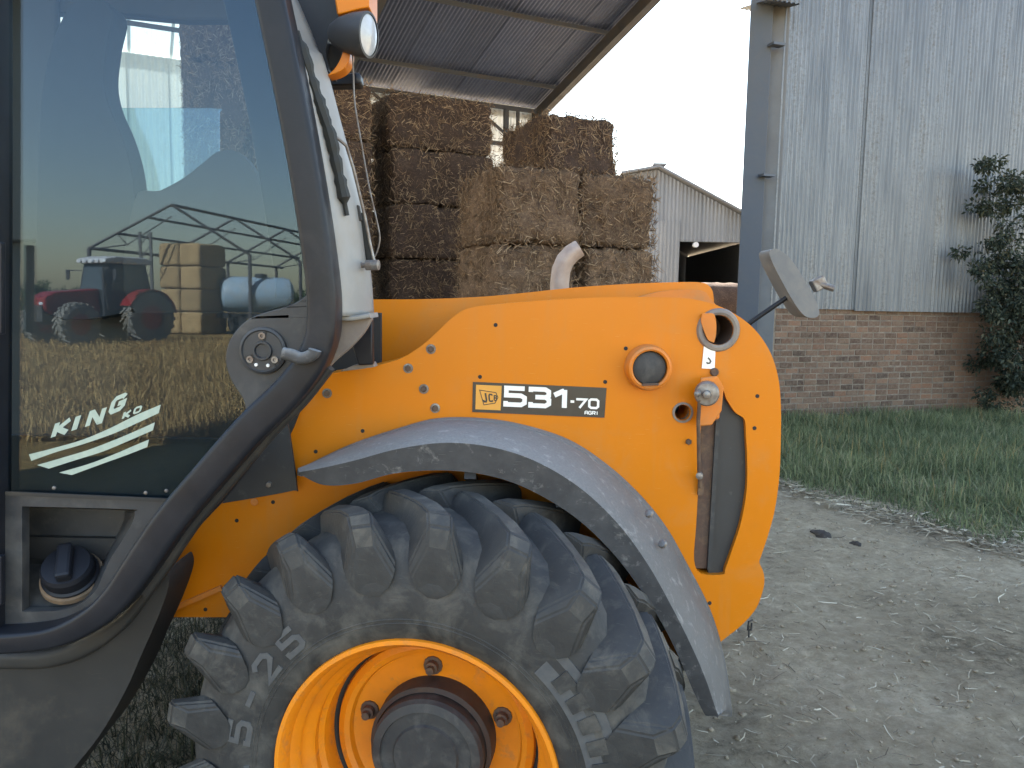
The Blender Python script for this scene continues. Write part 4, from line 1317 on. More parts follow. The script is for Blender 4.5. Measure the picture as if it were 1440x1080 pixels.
for k, ch_ in enumerate('AGRI'):
    dtext(ch_, 822.5 + k * 5.3, 582.3 + k * 0.22, 3.9 if ch_ != 'I' else 2.5, 4.2, 1.15)
# logo: slanted outline that narrows to the right, with its three letters
rb = ribbon([(674.5, 548.5), (697.5, 552.2), (700.2, 559.0), (696.0, 567.0), (680.5, 569.3), (674.5, 548.5)], 1.1)
vs, fs2 = [], []
for l, r_ in rb:
    for qq in (l, r_):
        vs.append(P(qq.x, qq.y, DP - 0.0045)); vs.append(P(qq.x, qq.y, DP - 0.0036))
for i in range(len(rb) - 1):
    a = i * 4
    fs2 += [(a, a + 2, a + 6, a + 4), (a + 1, a + 5, a + 7, a + 3), (a, a + 4, a + 5, a + 1), (a + 2, a + 3, a + 7, a + 6)]
obj('logo_outline', vs, fs2, 'decal', badge)
dtext('J', 679.5, 564.8, 5.6, 12.3, 2.4, 'decal', badge, 0.0037, (-0.16, -1))
dtext('C', 688.3, 564.2, 4.6, 9.6, 2.2, 'decal', badge, 0.0037, (-0.08, -1))
dtext('B', 695.0, 563.2, 3.2, 6.8, 1.6, 'decal', badge, 0.0037, (0.0, -1))

# ---- fender: a swept shell from the panel out over the tyre with a turned-down lip
fA = spline([(418, 661), (455, 642), (500, 622), (560, 602), (615, 588), (680, 588), (740, 598), (800, 618), (850, 650), (895, 690), (935, 738), (966, 792), (1000, 860), (1020, 930), (1030, 1000)], 6)
fB = spline([(420, 664), (455, 656), (500, 645), (560, 629), (630, 620), (700, 628), (762, 650), (822, 688), (873, 738), (912, 792), (942, 845), (970, 900), (992, 950), (1010, 1003)][:14] + [(1014, 1004)], 6)
fC = spline([(421, 667), (455, 682), (500, 680), (560, 665), (635, 662), (700, 672), (755, 694), (812, 730), (862, 778), (900, 828), (930, 875), (955, 925), (975, 972), (990, 1003), (996, 1007)], 6)
nF = min(len(fA), len(fB), len(fC))
vs, fs2 = [], []
rows = []
for i in range(nF):
    tA, tB, tC = P(*fA[i], DP - 0.003), P(*fB[i], 1.965), P(*fC[i], 1.975)
    b1 = tA + (tB - tA) * 0.10 + Vector((0, 0, 0.006))
    row = [tA, tA + (tB - tA) * 0.09, tA + (tB - tA) * 0.11 - Vector((0, 0, 0.006)), tA + (tB - tA) * 0.13, tA + (tB - tA) * 0.5 + Vector((0, 0, 0.008)), tA + (tB - tA) * 0.85 + Vector((0, 0, 0.006))]
    row += [tB + (tA - tB) * 0.04, tB + (tC - tB) * 0.06, tB + (tC - tB) * 0.5, tC + (tB - tC) * 0.06, tC]
    # turned under
    row += [tC + Vector((0, 0.012, 0.002)), tB + (tC - tB) * 0.5 + Vector((0, 0.016, 0)), tB + Vector((0, 0.02, -0.016)), tA + (tB - tA) * 0.5 + Vector((0, 0, -0.012)), tA + Vector((0, 0, -0.018))]
    rows.append(row)
m_ = len(rows[0])
for row in rows: vs += row
for i in range(nF - 1):
    for j in range(m_):
        a, b = i * m_ + j, i * m_ + (j + 1) % m_
        fs2.append((a, b, b + m_, a + m_))
fs2.append(tuple(range(m_))[::-1]); fs2.append(tuple((nF - 1) * m_ + j for j in range(m_)))
fender = obj('rear_fender', vs, fs2, 'fender', tele, smooth=28)
for px, py in ((913, 722), (932, 765)):
    MB().lathe([(0.0001, -0.008), (0.010, -0.007), (0.013, 0.0)], P(px, py, 2.08) , (0.5, 0.6, -0.5), 12).build('fender_bolt', 'steel', fender)
for px, py, s in ((661, 672, 0.03), (790, 712, 0.03), (962, 935, 0.03)):
    MB().bar(P(px, py - 4, 2.0), P(px + 4, py + 4, 2.22), s, 0.02).build('fender_stay', 'black', fender)

# ---- wheel: tyre with lugs, rim, hub
YC = 1.755 + 0.225 * math.cos(STEER)
def make_wheel(cx, cz, yc, flip, par):
    s = -1 if flip else 1          # flip: outer side faces away from the yard
    c = Vector((cx, yc, cz))
    R = WR
    k = R / 0.655
    half = 0.235
    prof = [(0.338, -0.205), (0.352, -0.226), (0.385, -0.236), (0.43, -0.241), (0.47, -0.240), (0.51, -0.231), (0.548, -0.214), (0.582, -0.186), (0.602, -0.14), (0.608, -0.07)]
    prof = [(r * k if r > 0.40 else r, y) for r, y in prof]
    prof = prof + [(r, -y) for r, y in prof[::-1]]
    mb = MB().lathe(prof, (0, 0, 0), (0, 1, 0), 96)
    me = mesh_from('tyre', mb.v, mb.f, 'rubber', smooth=True)
    ty = bpy.data.objects.new('tyre', me)
    ty.location = c
    if flip: ty.rotation_euler = (0, 0, PI)
    finish(ty, par)
    # one lug of the near half
    st = [(-0.2405, 0.455, 0.470, 0.016, 0.0), (-0.2445, 0.475, 0.525, 0.050, 0.0), (-0.2420, 0.50, 0.580, 0.070, 0.0), (-0.232, 0.52, 0.626, 0.080, 0.004), (-0.205, 0.55, 0.651, 0.084, 0.02),
          (-0.14, 0.58, 0.655, 0.082, 0.09), (-0.08, 0.585, 0.656, 0.080, 0.17), (-0.02, 0.59, 0.656, 0.078, 0.25), (0.012, 0.59, 0.652, 0.078, 0.285)]
    def lugmesh(mir):
        vs, fs = [], []
        for y, rb_, rt, wd, an in st:
            rb_, rt = rb_ * k, rt * k
            yy = -y if mir else y
            for (r, w_) in ((rb_, wd * 1.22), (rt, wd * 0.52), (rt, -wd * 0.52), (rb_, -wd * 1.22)):
                a = an + w_ / 2 / r * 1.35
                vs.append(Vector((-r * math.sin(a), yy, r * math.cos(a))))
        n = 4
        for i in range(len(st) - 1):
            for j in range(n):
                a, b = i * n + j, i * n + (j + 1) % n
                fs.append((a, b, b + n, a + n))
        fs.append(tuple(range(n))); fs.append(tuple((len(st) - 1) * n + j for j in range(n)))
        me = mesh_from('tread_lug', vs, fs, 'lug')
        me.materials.append(M['lugtop'])
        for i in range(2, len(st) - 1):
            me.polygons[i * n + 1].material_index = 1
        return me
    NL = 21
    for mir in (False, True):
        lm = lugmesh(mir)
        for i in range(NL):
            o = bpy.data.objects.new('tread_lug', lm)
            COL.objects.link(o)
            o.parent = ty
            o.rotation_euler = (0, 2 * PI * (i + (0.5 if mir else 0.0)) / NL + 0.10, 0)
            if i == 0:
                bmz = bmesh.new(); bmz.from_mesh(lm)
                bmesh.ops.bevel(bmz, geom=[e for e in bmz.edges if len(e.link_faces) == 2 and e.calc_face_angle(0) > 0.35], offset=0.005, segments=2, affect='EDGES', clamp_overlap=True)
                for f in bmz.faces: f.smooth = True
                for e in bmz.edges: e.smooth = not (len(e.link_faces) == 2 and e.calc_face_angle(0) > 0.30)
                bmz.to_mesh(lm); bmz.free()
    # rim
    y0 = -0.225
    rp = [(0.333, 0.02), (0.345, y0 + 0.012), (0.352, y0 + 0.002), (0.350, y0 - 0.006), (0.340, y0 - 0.007), (0.331, y0 + 0.004), (0.326, y0 + 0.03), (0.312, y0 + 0.045), (0.309, y0 + 0.058), (0.313, y0 + 0.066), (0.306, y0 + 0.080), (0.296, y0 + 0.088), (0.290, y0 + 0.10),
          (0.292, y0 + 0.125), (0.281, y0 + 0.138), (0.277, y0 + 0.165), (0.277, y0 + 0.20), (0.266, y0 + 0.204), (0.262, y0 + 0.192), (0.245, y0 + 0.184), (0.232, y0 + 0.190), (0.226, y0 + 0.206), (0.215, y0 + 0.210), (0.14, y0 + 0.212)]
    rp = [(r * 0.995 if r > 0.2 else r, y) for r, y in rp]
    mb = MB().lathe(rp, c, (0, s, 0), 96)
    rim = mb.build('wheel_rim', 'rimpaint', par, smooth=30)
    mb = MB().lathe([(0.277, y0 + 0.196), (0.270, y0 + 0.1985), (0.2650, y0 + 0.2035)], c, (0, s, 0), 72)
    mb.build('rim_gap', 'dark', rim)
    for j in range(5):
        a = math.radians(93 + 72 * j)
        q = c + Vector((math.cos(a) * 0.188, s * (y0 + 0.212), math.sin(a) * 0.188))
        MB().lathe([(0.026, 0.001), (0.025, -0.006), (0.017, -0.008), (0.0165, -0.024), (0.011, -0.026), (0.0105, -0.040), (0.0001, -0.041)], q, (0, s, 0), 12).build('wheel_nut', 'rust', rim, smooth=25)
    MB().lathe([(0.160, y0 + 0.214), (0.158, y0 + 0.150), (0.148, y0 + 0.142)], c, (0, s, 0), 60).build('hub_ring', 'hubring', rim, smooth=30)
    MB().lathe([(0.146, y0 + 0.21), (0.145, y0 + 0.115), (0.138, y0 + 0.104), (0.118, y0 + 0.098), (0.116, y0 + 0.104), (0.085, y0 + 0.103), (0.080, y0 + 0.096), (0.0001, y0 + 0.094)], c, (0, s, 0), 60).build('hub', 'hub', rim, smooth=30)
    return ty, rim, c, k
tyre, rim, wc_, kk = make_wheel(WC.x, WC.z, YC, False, tele)
make_wheel(WC.x, WC.z, 3.85, True, tele)
# raised size marking and brand block on the sidewall
def side_pt(ang, r, k):
    """angle counterclockwise from the right as seen from the yard"""
    yb = {0: 0}
    pr = [(0.385, -0.236), (0.43 * kk, -0.241), (0.47 * kk, -0.240), (0.51 * kk, -0.231), (0.548 * kk, -0.214)]
    y = pr[0][1]
    for (r0, y0), (r1, y1) in zip(pr[:-1], pr[1:]):
        if r0 <= r <= r1: y = y0 + (y1 - y0) * (r - r0) / (r1 - r0)
    return Vector((WC.x + math.cos(ang) * r, YC + y - k, WC.z + math.sin(ang) * r))
def side_text(txt, ang0, step, rbase, gw, gh, sw, mat='tyretext', depth=0.0022):
    for i, ch_ in enumerate(txt):
        if ch_ == ' ': continue
        a0 = ang0 - i * step
        glyph_mesh(ch_, lambda x, y, k, a0=a0: side_pt(a0 - x / (rbase + y / 2), rbase + y, k), gw, gh, sw, depth).build('raised_letter', mat, tyre)
side_text('15.5-25', math.radians(208), math.radians(12.0), 0.415, 0.050, 0.052, 0.013)
# brand block: raised curved pad with sunken bars
vs, fs2 = [], []
na = 24
for i in range(na + 1):
    a = math.radians(47 - 52 * i / na)
    for r in (0.415, 0.495):
        vs.append(side_pt(a, r, 0.0035)); vs.append(side_pt(a, r, -0.004))
for i in range(na):
    a = i * 4
    fs2 += [(a, a + 2, a + 6, a + 4), (a + 1, a + 5, a + 7, a + 3), (a, a + 4, a + 5, a + 1), (a + 2, a + 3, a + 7, a + 6)]
fs2 += [(0, 1, 3, 2), (na * 4, na * 4 + 2, na * 4 + 3, na * 4 + 1)]
obj('raised_block', vs, fs2, 'tyretext', tyre)
for i in range(6):
    a = math.radians(39 - i * 7.0)
    mb = MB()
    q = [side_pt(a + da, r, 0.0048) for da, r in ((0.045, 0.43), (-0.035, 0.43), (-0.035, 0.475), (0.045, 0.475))]
    qb = [v + Vector((0, 0.004, 0)) for v in q]
    mb.add(q + qb, [(0, 1, 2, 3), (7, 6, 5, 4), (0, 4, 5, 1), (1, 5, 6, 2), (2, 6, 7, 3), (3, 7, 4, 0)])
    mb.build('block_mark', 'rubber', tyre)
for rr in (0.392, 0.402):
    MB().tube([side_pt(2 * PI * i / 72, rr, 0.0) for i in range(73)], 0.0018, 5, False).build('sidewall_ring', 'rubber', tyre)

# turn the steered wheel about its upright axis
_c = Vector((WC.x, YC, WC.z))
for o in (tyre, rim):
    o.location = _c + Matrix.Rotation(STEER, 3, 'Z') @ (o.location - _c)
    o.rotation_euler = (0, 0, STEER)

# ---- boom, rear body, chassis
boom_px = [(470, 421, 1), (525, 421), (600, 420.5), (680, 417), (745, 411), (800, 405), (870, 400), (940, 397), (983, 397), (997, 402), (1003, 414), (1002, 440), (985, 480), (700, 520), (470, 545, 1)]
boom = plate('boom', boom_px, 2.62, 0.42, 'yellow', tele, bevel=0.022, sm=5, seg=4)
plate('boom_end_plate', [(872, 428), (915, 413), (945, 408), (982, 408), (996, 416), (999, 440), (872, 446)], 2.585, 0.03, 'yellow_dull', boom, bevel=0.008, sm=4)
xr = P(1085, 600, DP).x
xl = P(470, 600, DP).x
MB().box(((xr - 0.06 + 0.25) / 2, 3.19, 1.02), (xr - 0.06 - 0.25, 1.46, 0.56)).build('counterweight', 'yellow', tele, bevel=0.04, seg=3)
MB().box((-0.05, 3.50, 1.27), (1.25, 0.72, 0.44)).build('engine_hood', 'yellow', tele, bevel=0.05, seg=3)
MB().box((-0.40, 3.05, 0.96), (2.1, 1.20, 0.24)).build('chassis', 'dark', tele, bevel=0.02)
MB().tube([(WC.x, 2.2, WC.z), (WC.x, 3.65, WC.z)], 0.10, 20).build('axle', 'dark', tele)
plate('cab_back_panel', [(180, 440, 1), (535, 440, 1), (535, 530, 1), (470, 560, 1), (430, 640, 1), (400, 760, 1), (180, 860, 1)], DP + 0.16, 0.03, 'dark', tele, bevel=0, sm=0)
# exhaust
ex = [P(x, y, 3.6) for x, y in ((788, 470), (787, 425), (787, 398), (789, 380), (795, 366), (804, 356), (815, 349))]
MB().tube(ex, [0.043, 0.043, 0.043, 0.043, 0.043, 0.042, 0.040], 20).build('exhaust_pipe', 'exhaust', tele, smooth=50)
# mirror on its arm
mir = plate('mirror_head', [(1082, 356), (1087, 350), (1097, 352), (1112, 364), (1128, 388), (1143, 414), (1152, 436), (1150, 445), (1141, 447), (1130, 443), (1117, 426), (1102, 400), (1088, 373)], 3.46, 0.15, 'mirrorback', tele, bevel=0.02, sm=4, seg=4)
MB().tube([P(1045, 462, 3.56), P(1060, 450, 3.55), P(1114, 413, 3.52)], 0.011, 10).build('mirror_arm', 'black', tele, smooth=60)
MB().box(P(1151, 399, 3.52), (0.060, 0.05, 0.055), Matrix.Rotation(-0.5, 3, 'Y')).build('mirror_bracket', 'steel', mir, bevel=0.006)
MB().lathe([(0.014, -0.03), (0.014, 0.03), (0.0001, 0.032)], P(1163, 403, 3.50), (0.9, -0.2, -0.3), 10).build('bracket_bolt', 'steel', mir, smooth=30)
# towing pin and retaining clip at the tail
MB().tube([P(1058, 872, DP + 0.03), P(1053, 874, DP), P(1051, 886, DP), P(1056, 886, DP), P(1057, 876, DP)], 0.003, 6).build('clip_ring', 'dark', tele)
MB().tube([P(1053, 880, DP), P(1053, 896, DP)], 0.0025, 6).build('clip_pin', 'dark', tele)

# ---- cab: pillar tube, door glass, latch, lower panel
def rrect(hw, hd, r, n=4):
    out = []
    for cx, cy, a0 in ((hw - r, hd - r, 0), (-hw + r, hd - r, PI / 2), (-hw + r, -hd + r, PI), (hw - r, -hd + r, 1.5 * PI)):
        for i in range(n + 1):
            a = a0 + PI / 2 * i / n
            out.append((cx + r * math.cos(a), cy + r * math.sin(a)))
    return out
tube_px = [(378, -30), (401, 80), (421, 180), (440, 290), (454, 390), (457, 440), (453, 478), (436, 515), (402, 556), (356, 601), (297, 668), (247, 727), (205, 788), (172, 834), (138, 864), (90, 887), (30, 896), (-40, 897)]
frame = sweep_y(tube_px, 1.865, rrect(0.034, 0.045, 0.013), 'black', 'cab_frame', tele, 8, widths=lambda t: (1.0 + 0.10 * min(1, max(0, (t - 0.38) / 0.12))) * (1 - 0.32 * min(1, max(0, (t - 0.70) / 0.2))), smooth=50)
# lighter dusty underside strip along the sloping part of the frame
sweep_y([(462, 515), (425, 562), (382, 606), (324, 674), (272, 736), (232, 795), (205, 832)], 1.905, rrect(0.016, 0.022, 0.010), 'sill', 'frame_seal', tele, 6)
# door seam line
seam_px = [(356, -30), (380, 80), (400, 180), (418, 290), (433, 390), (434, 420)]
sweep_y(seam_px, 1.880, rrect(0.0035, 0.006, 0.003), 'steel', 'door_seam', tele, 8)
sweep_y([(x - 22, y) for x, y in seam_px], 1.912, rrect(0.042, 0.004, 0.003), 'black', 'door_border', tele, 8)
glass_px = [(2, -40, 1), (352, -40, 1), (376, 80), (397, 180), (415, 290), (430, 385), (438, 440), (430, 500), (395, 545), (300, 636), (236, 706, 1), (2, 694, 1)]
glass = plate('door_glass', glass_px, DG, 0.005, 'glass', tele, bevel=0, sm=5)
# stickers on the glass
GY = DG - 0.0012
def decal_strip(px, mat='sticker'):
    return plate('sticker_stripe', px, GY, 0.0008, mat, glass, bevel=0, sm=4)
decal_strip([(40.6, 639, 1), (76, 630), (115.6, 618.5), (155, 602), (191, 584), (226, 569, 1), (223, 581, 1), (197, 593), (159, 610), (115.6, 625), (78, 636), (44, 648, 1)])
decal_strip([(52, 654, 1), (90, 643), (126, 632), (162.5, 618), (191, 606), (217.6, 594, 1), (215, 605, 1), (180.6, 620), (144.5, 635), (108, 646.5), (68.6, 659, 1)])
decal_strip([(83, 664.6, 1), (126, 652), (162.5, 638), (188, 627), (209.5, 618, 1), (207, 628.5, 1), (180.6, 639), (144.5, 652), (101, 668, 1)])
def ktext(ch, x0, y0, gw, gh, sw, ux=(0.95, -0.31), uy=(0.30, -0.95)):
    fn = lerp2((x0, y0), ux, uy)
    glyph_mesh(ch, lambda x, y, k: fn(x, y, k, DG - 0.0006), gw, gh, sw, 0.0008).build('sticker_letter', 'sticker', glass)
ktext('K', 74, 614, 21, 19, 7.6)
ktext('I', 101, 605, 7, 19, 8.4)
ktext('N', 123, 598.5, 19, 19, 7.2)
ktext('G', 155, 580.5, 18, 20, 7.2, ux=(0.92, -0.39))
ktext('K', 172.5, 588.5, 10, 9, 3.6)
ktext('O', 188.0, 581.5, 9, 8, 3.0)
# latch plate, round latch, lever
latch_px = [(440, 385, 1), (432, 413), (408, 429), (370, 440), (345, 452), (325, 475), (317, 505), (325, 535), (342, 562), (345, 585), (338, 607, 1), (385, 560), (435, 515), (456, 470), (458, 430)]
lp_ = plate('latch_plate', latch_px, DG - 0.012, 0.010, 'blackplastic', tele, bevel=0.004, sm=5)
lc = P(371, 493, DG - 0.012)
latch = MB().lathe([(0.057, 0.0), (0.056, -0.010), (0.050, -0.013), (0.047, -0.009), (0.024, -0.009), (0.022, -0.016), (0.018, -0.016), (0.016, -0.008), (0.0001, -0.008)], lc, (0, 1, 0), 40).build('door_latch', 'blackplastic', tele, smooth=30)
for a in (90, 215, 325):
    MB().lathe([(0.009, 0), (0.0085, -0.006), (0.004, -0.006), (0.003, -0.002), (0.0001, -0.002)], lc + Vector((math.cos(math.radians(a)) * 0.036, -0.009, math.sin(math.radians(a)) * 0.036)), (0, 1, 0), 10).build('latch_bolt', 'steel', latch, smooth=30)
for a in (245, 290):
    MB().lathe([(0.0045, 0), (0.004, -0.004), (0.0001, -0.004)], lc + Vector((math.cos(math.radians(a)) * 0.037, -0.009, math.sin(math.radians(a)) * 0.037)), (0, 1, 0), 8).build('latch_screw', 'white', latch, smooth=30)
for a0, a1 in ((20, 80), (100, 200), (230, 310)):
    MB().bar(lc + Vector((math.cos(math.radians(a1)) * 0.022, -0.010, math.sin(math.radians(a1)) * 0.022)), lc + Vector((math.cos(math.radians(a1)) * 0.047, -0.010, math.sin(math.radians(a1)) * 0.047)), 0.004, 0.004, (0, 1, 0)).build('latch_rib', 'sill', latch)
sweep_y([(398, 497), (412, 500), (422, 504), (433, 502), (441, 497), (443, 492)], 1.790, rrect(0.014, 0.016, 0.011), 'fender', 'latch_lever', tele, 5)
MB().tube([P(412, 500, 1.79), P(408, 499, DG - 0.012)], 0.008, 10).build('lever_stem', 'black', tele)
# lower door: dark card behind the glass, panel with the fuel pocket
plate('door_card', [(0, 612, 1), (330, 618, 1), (240, 712, 1), (0, 700, 1)], DG + 0.05, 0.02, 'interior', tele, bevel=0, sm=0)
for px, py in ((76, 686), (205, 693), (234, 690)):
    MB().lathe([(0.0001, -0.004), (0.004, -0.003), (0.005, 0.0)], P(px, py, DG), (0, 1, 0), 10).build('rivet', 'steel', glass)
hole_px = [(31, 712, 1), (180, 716), (189, 720), (187, 734), (172, 760), (156, 785), (146, 806), (136, 828), (118, 846), (92, 857), (60, 860), (31, 860, 1)]
hole = spline(hole_px, 4, True)
low = plate('lower_door_panel', [(6, 695, 1), (240, 705, 1), (215, 745), (180, 795), (145, 840), (100, 872), (6, 880, 1)], DG - 0.010, 0.030, 'blackplastic', tele, holes=[hole], bevel=0.004, sm=4)
MB().bar(P(8, 693.5, DG - 0.012), P(238, 703.5, DG - 0.012), 0.006, 0.009, (0, 0, 1)).build('door_rail', 'sill', low)
inner = []
for x, y in hole:
    if y > 800:
        yy, xx = 792 + (y - 800) * 0.02, x * 0.86 + 12
    else:
        yy, xx = y * 0.96 + 30, x * 0.86 + 12
    inner.append((xx, min(yy, 793)))
o_, i_ = [P(x, y, DG + 0.019) for x, y in hole], [P(x, y, DG + 0.14) for x, y in inner]
n_ = len(o_)
MB().add(o_ + i_, [(i, (i + 1) % n_, (i + 1) % n_ + n_, i + n_) for i in range(n_)] + [tuple(range(n_, 2 * n_))]).build('filler_pocket', 'blackplastic', low, smooth=40)
cc = P(97, 803, DG + 0.045)
ax = Vector((0.10, -0.62, 0.78)).normalized()
cap = MB().lathe([(0.066, -0.030), (0.068, -0.012), (0.062, -0.008), (0.062, 0.020), (0.056, 0.030), (0.0001, 0.032)], cc, ax, 36).build('fuel_cap', 'black', tele, smooth=30)
gx_ = ax.cross(Vector((1, 0, 0.5))).normalized()
MB().bar(cc + ax * 0.040 - gx_ * 0.050, cc + ax * 0.040 + gx_ * 0.050, 0.036, 0.034, ax).build('cap_grip', 'black', cap, bevel=0.008)
MB().lathe([(0.076, -0.034), (0.074, -0.022), (0.066, -0.020)], cc, ax, 36).build('cap_seat', basic('clay_dust', (0.20, 0.13, 0.08), (0.12, 0.085, 0.055), 30, 0.9), cap, smooth=30)
# left post of the door opening
sweep_y([(-6, -40), (-5, 300), (-6, 690), (-6, 900)], 1.885, rrect(0.020, 0.035, 0.008), 'black', 'door_post', tele, 3)
for y0, y1 in ((340, 470), (780, 850)):
    MB().bar(P(0, y0, 1.845), P(0, y1, 1.845), 0.018, 0.02, (0, 1, 0)).build('door_hinge', 'black', tele, bevel=0.004)
# sill / tank below
sill_px = [(-40, 905, 1), (60, 905), (130, 896), (182, 862), (226, 808), (236, 808), (236, 828), (222, 868), (200, 918), (176, 972), (140, 1034), (100, 1085), (60, 1140, 1), (-40, 1140, 1)]
sill = plate('side_tank', sill_px, 1.965, 0.16, 'sill', tele, bevel=0.022, sm=5, seg=3)
sweep_y([(-40, 925), (30, 928), (75, 925), (120, 910), (170, 877), (205, 838), (226, 808)], 1.958, rrect(0.022, 0.018, 0.014), 'sill', 'tank_ledge', sill, 5, widths=lambda t: 1.0 - 0.75 * max(0, (t - 0.5) / 0.5))
# black mud guard behind the frame
mg = plate('mud_guard', [(312, 708, 1), (345, 668), (398, 600), (406, 604, 1), (417, 684), (412, 690), (360, 700)], 2.19, 0.012, 'flap', tele, bevel=0.003, sm=4)
bolt(379, 681, 0.009, Y=2.19, mat='steel')
plate('hose_cover', [(396, 590, 1), (424, 556, 1), (436, 540, 1), (412, 602, 1), (404, 618, 1)], 2.23, 0.012, 'dark', tele, bevel=0, sm=0)
# pale rear corner of the cab
L_ = spline([(392, -30), (418, 80), (438, 180), (457, 290), (471, 390), (474, 445)], 8)
R_ = spline([(404, -30), (450, 78), (478, 178), (507, 288), (519, 388), (523, 441)], 8)
vs, fs2 = [], []
ns = 6
for i in range(len(L_)):
    a, b = P(*L_[i], 1.895), P(*R_[i], 2.10)
    nrm = (b - a).cross(Vector((0, 0, 1))).normalized()
    for j in range(ns + 1):
        t = j / ns
        vs.append(a + (b - a) * t + nrm * (0.018 * math.sin(PI * t)) * (1 if nrm.y < 0 else -1))
for i in range(len(L_) - 1):
    for j in range(ns):
        a = i * (ns + 1) + j
        fs2.append((a, a + 1, a + ns + 2, a + ns + 1))
corner = obj('cab_corner', vs, fs2, 'greyframe', tele, recalc=False)
corner.data.polygons.foreach_set('use_smooth', [True] * len(corner.data.polygons))
sol = corner.modifiers.new('solid', 'SOLIDIFY'); sol.thickness = 0.012; sol.offset = 0
sweep_y([(472, 446), (500, 447), (526, 443)], 1.99, rrect(0.006, 0.06, 0.004), 'greyframe', 'corner_lip', tele, 4)
plate('corner_fairing', [(474, 450, 1), (524, 447, 1), (512, 468), (492, 490), (466, 513), (441, 545, 1), (456, 500), (472, 470)], 1.955, 0.02, 'taupe', tele, bevel=0.004, sm=4)
plate('corner_bracket', [(499, 470, 1), (523, 448, 1), (524, 513, 1), (504, 514, 1), (495, 486, 1)], 2.14, 0.03, 'black', tele, bevel=0.004, sm=0)
plate('bracket_foot', [(478, 522, 1), (500, 513), (524, 510, 1), (527, 516, 1), (500, 520)], 2.16, 0.05, 'taupe', tele, bevel=0.003, sm=3)
for px, py in ((463, 248), (504, 300)):
    MB().bar(P(px - 2, py - 11, 1.955 + (0.075 if px > 490 else 0.0)), P(px + 2, py + 11, 1.955 + (0.075 if px > 490 else 0.0)), 0.012, 0.02, (0, 1, 0)).build('corner_clip', 'sill', tele, bevel=0.003)
# wiper
wpx = spline([(418, 44), (428, 78), (440, 118), (453, 158), (464, 190), (472, 225), (480, 262), (488, 303)], 5)
vs, fs2 = [], []
rw_ = random.Random(3)
prev = None
mbw = MB()
nn = len(wpx)
for i in range(nn - 1):
    pass
pts_w = [P(x, y, 1.915 + 0.03 * i / nn) for i, (x, y) in enumerate(wpx)]
mbw.tube(pts_w, [0.011 + 0.007 * rw_.random() if 2 < i < nn - 3 else 0.006 for i in range(nn)], 8)
wip = mbw.build('wiper_blade', 'wipe', tele, smooth=40)
MB().tube([P(x, y, 1.955) for x, y in ((446, 132), (462, 200), (476, 262), (486, 300))], 0.0035, 6).build('wiper_rail', 'steel', wip)
MB().tube([P(x, y, Y_) for x, y, Y_ in ((472, 192, 1.965), (487, 205, 1.98), (497, 237, 2.0), (512, 300, 2.02), (521, 345, 2.03), (526, 366, 2.03))], 0.004, 8).build('wiper_arm', 'steel', tele, smooth=60)
sweep_y([(509, 300), (515, 330), (518, 352), (521, 368)], 2.05, rrect(0.009, 0.012, 0.005), 'wipe', 'arm_base', tele, 4)
MB().lathe([(0.0001, -0.022), (0.009, -0.020), (0.009, 0.0), (0.0065, 0.002), (0.0065, 0.012), (0.013, 0.014), (0.013, 0.046), (0.0001, 0.048)], P(508, 373, 2.0), (0.98, -0.2, 0.02), 18).build('wiper_spindle', 'steel', tele, smooth=30)
MB().tube([P(x, y, 2.06) for x, y in spline([(495, 60), (497, 105), (499, 145), (508, 200), (519, 262), (531, 315), (534, 335), (531, 352), (523, 368)], 5)], 0.0022, 6).build('lamp_cable', 'steel', tele)
# work lamp and its brackets
plate('lamp_bracket', [(398, -30, 1), (468, -30, 1), (480, 32, 1), (474, 42), (466, 44), (458, 70), (462, 100, 1), (452, 96), (444, 60), (432, 34)], 2.09, 0.10, 'black', tele, bevel=0.006, sm=3)
lmp = MB().lathe([(0.0001, -0.098), (0.024, -0.096), (0.040, -0.070), (0.050, -0.035), (0.054, -0.004), (0.054, 0.006), (0.048, 0.007)], P(516, 49, 2.03), (0.955, -0.27, -0.10), 36).build('work_lamp', 'blackplastic', tele, smooth=35)
MB().lathe([(0.0485, 0.004), (0.030, 0.010), (0.0001, 0.013)], P(516, 49, 2.03), (0.955, -0.27, -0.10), 36).build('lamp_lens', 'lens', lmp, smooth=60)
plate('lamp_hood', [(467, -30, 1), (519, -30, 1), (519, 10, 1), (503, 13), (480, 19), (474, 20, 1)], 2.03, 0.12, 'yellow', tele, bevel=0.008, sm=3)
plate('lamp_guard', [(486, 62), (492, 70), (491, 84), (484, 96), (472, 103), (460, 106, 1), (470, 97), (478, 84), (483, 70)], 2.05, 0.05, 'yellow', tele, bevel=0.006, sm=4)
plate('lamp_mount', [(455, 62, 1), (484, 60, 1), (480, 82), (468, 97), (456, 100, 1)], 2.12, 0.06, 'dark', tele, bevel=0.004, sm=3)
plate('cross_tube', [(455, 108, 1), (506, 100, 1), (507, 118, 1), (457, 120, 1)], 2.3, 0.06, 'black', tele, bevel=0.01, sm=0)

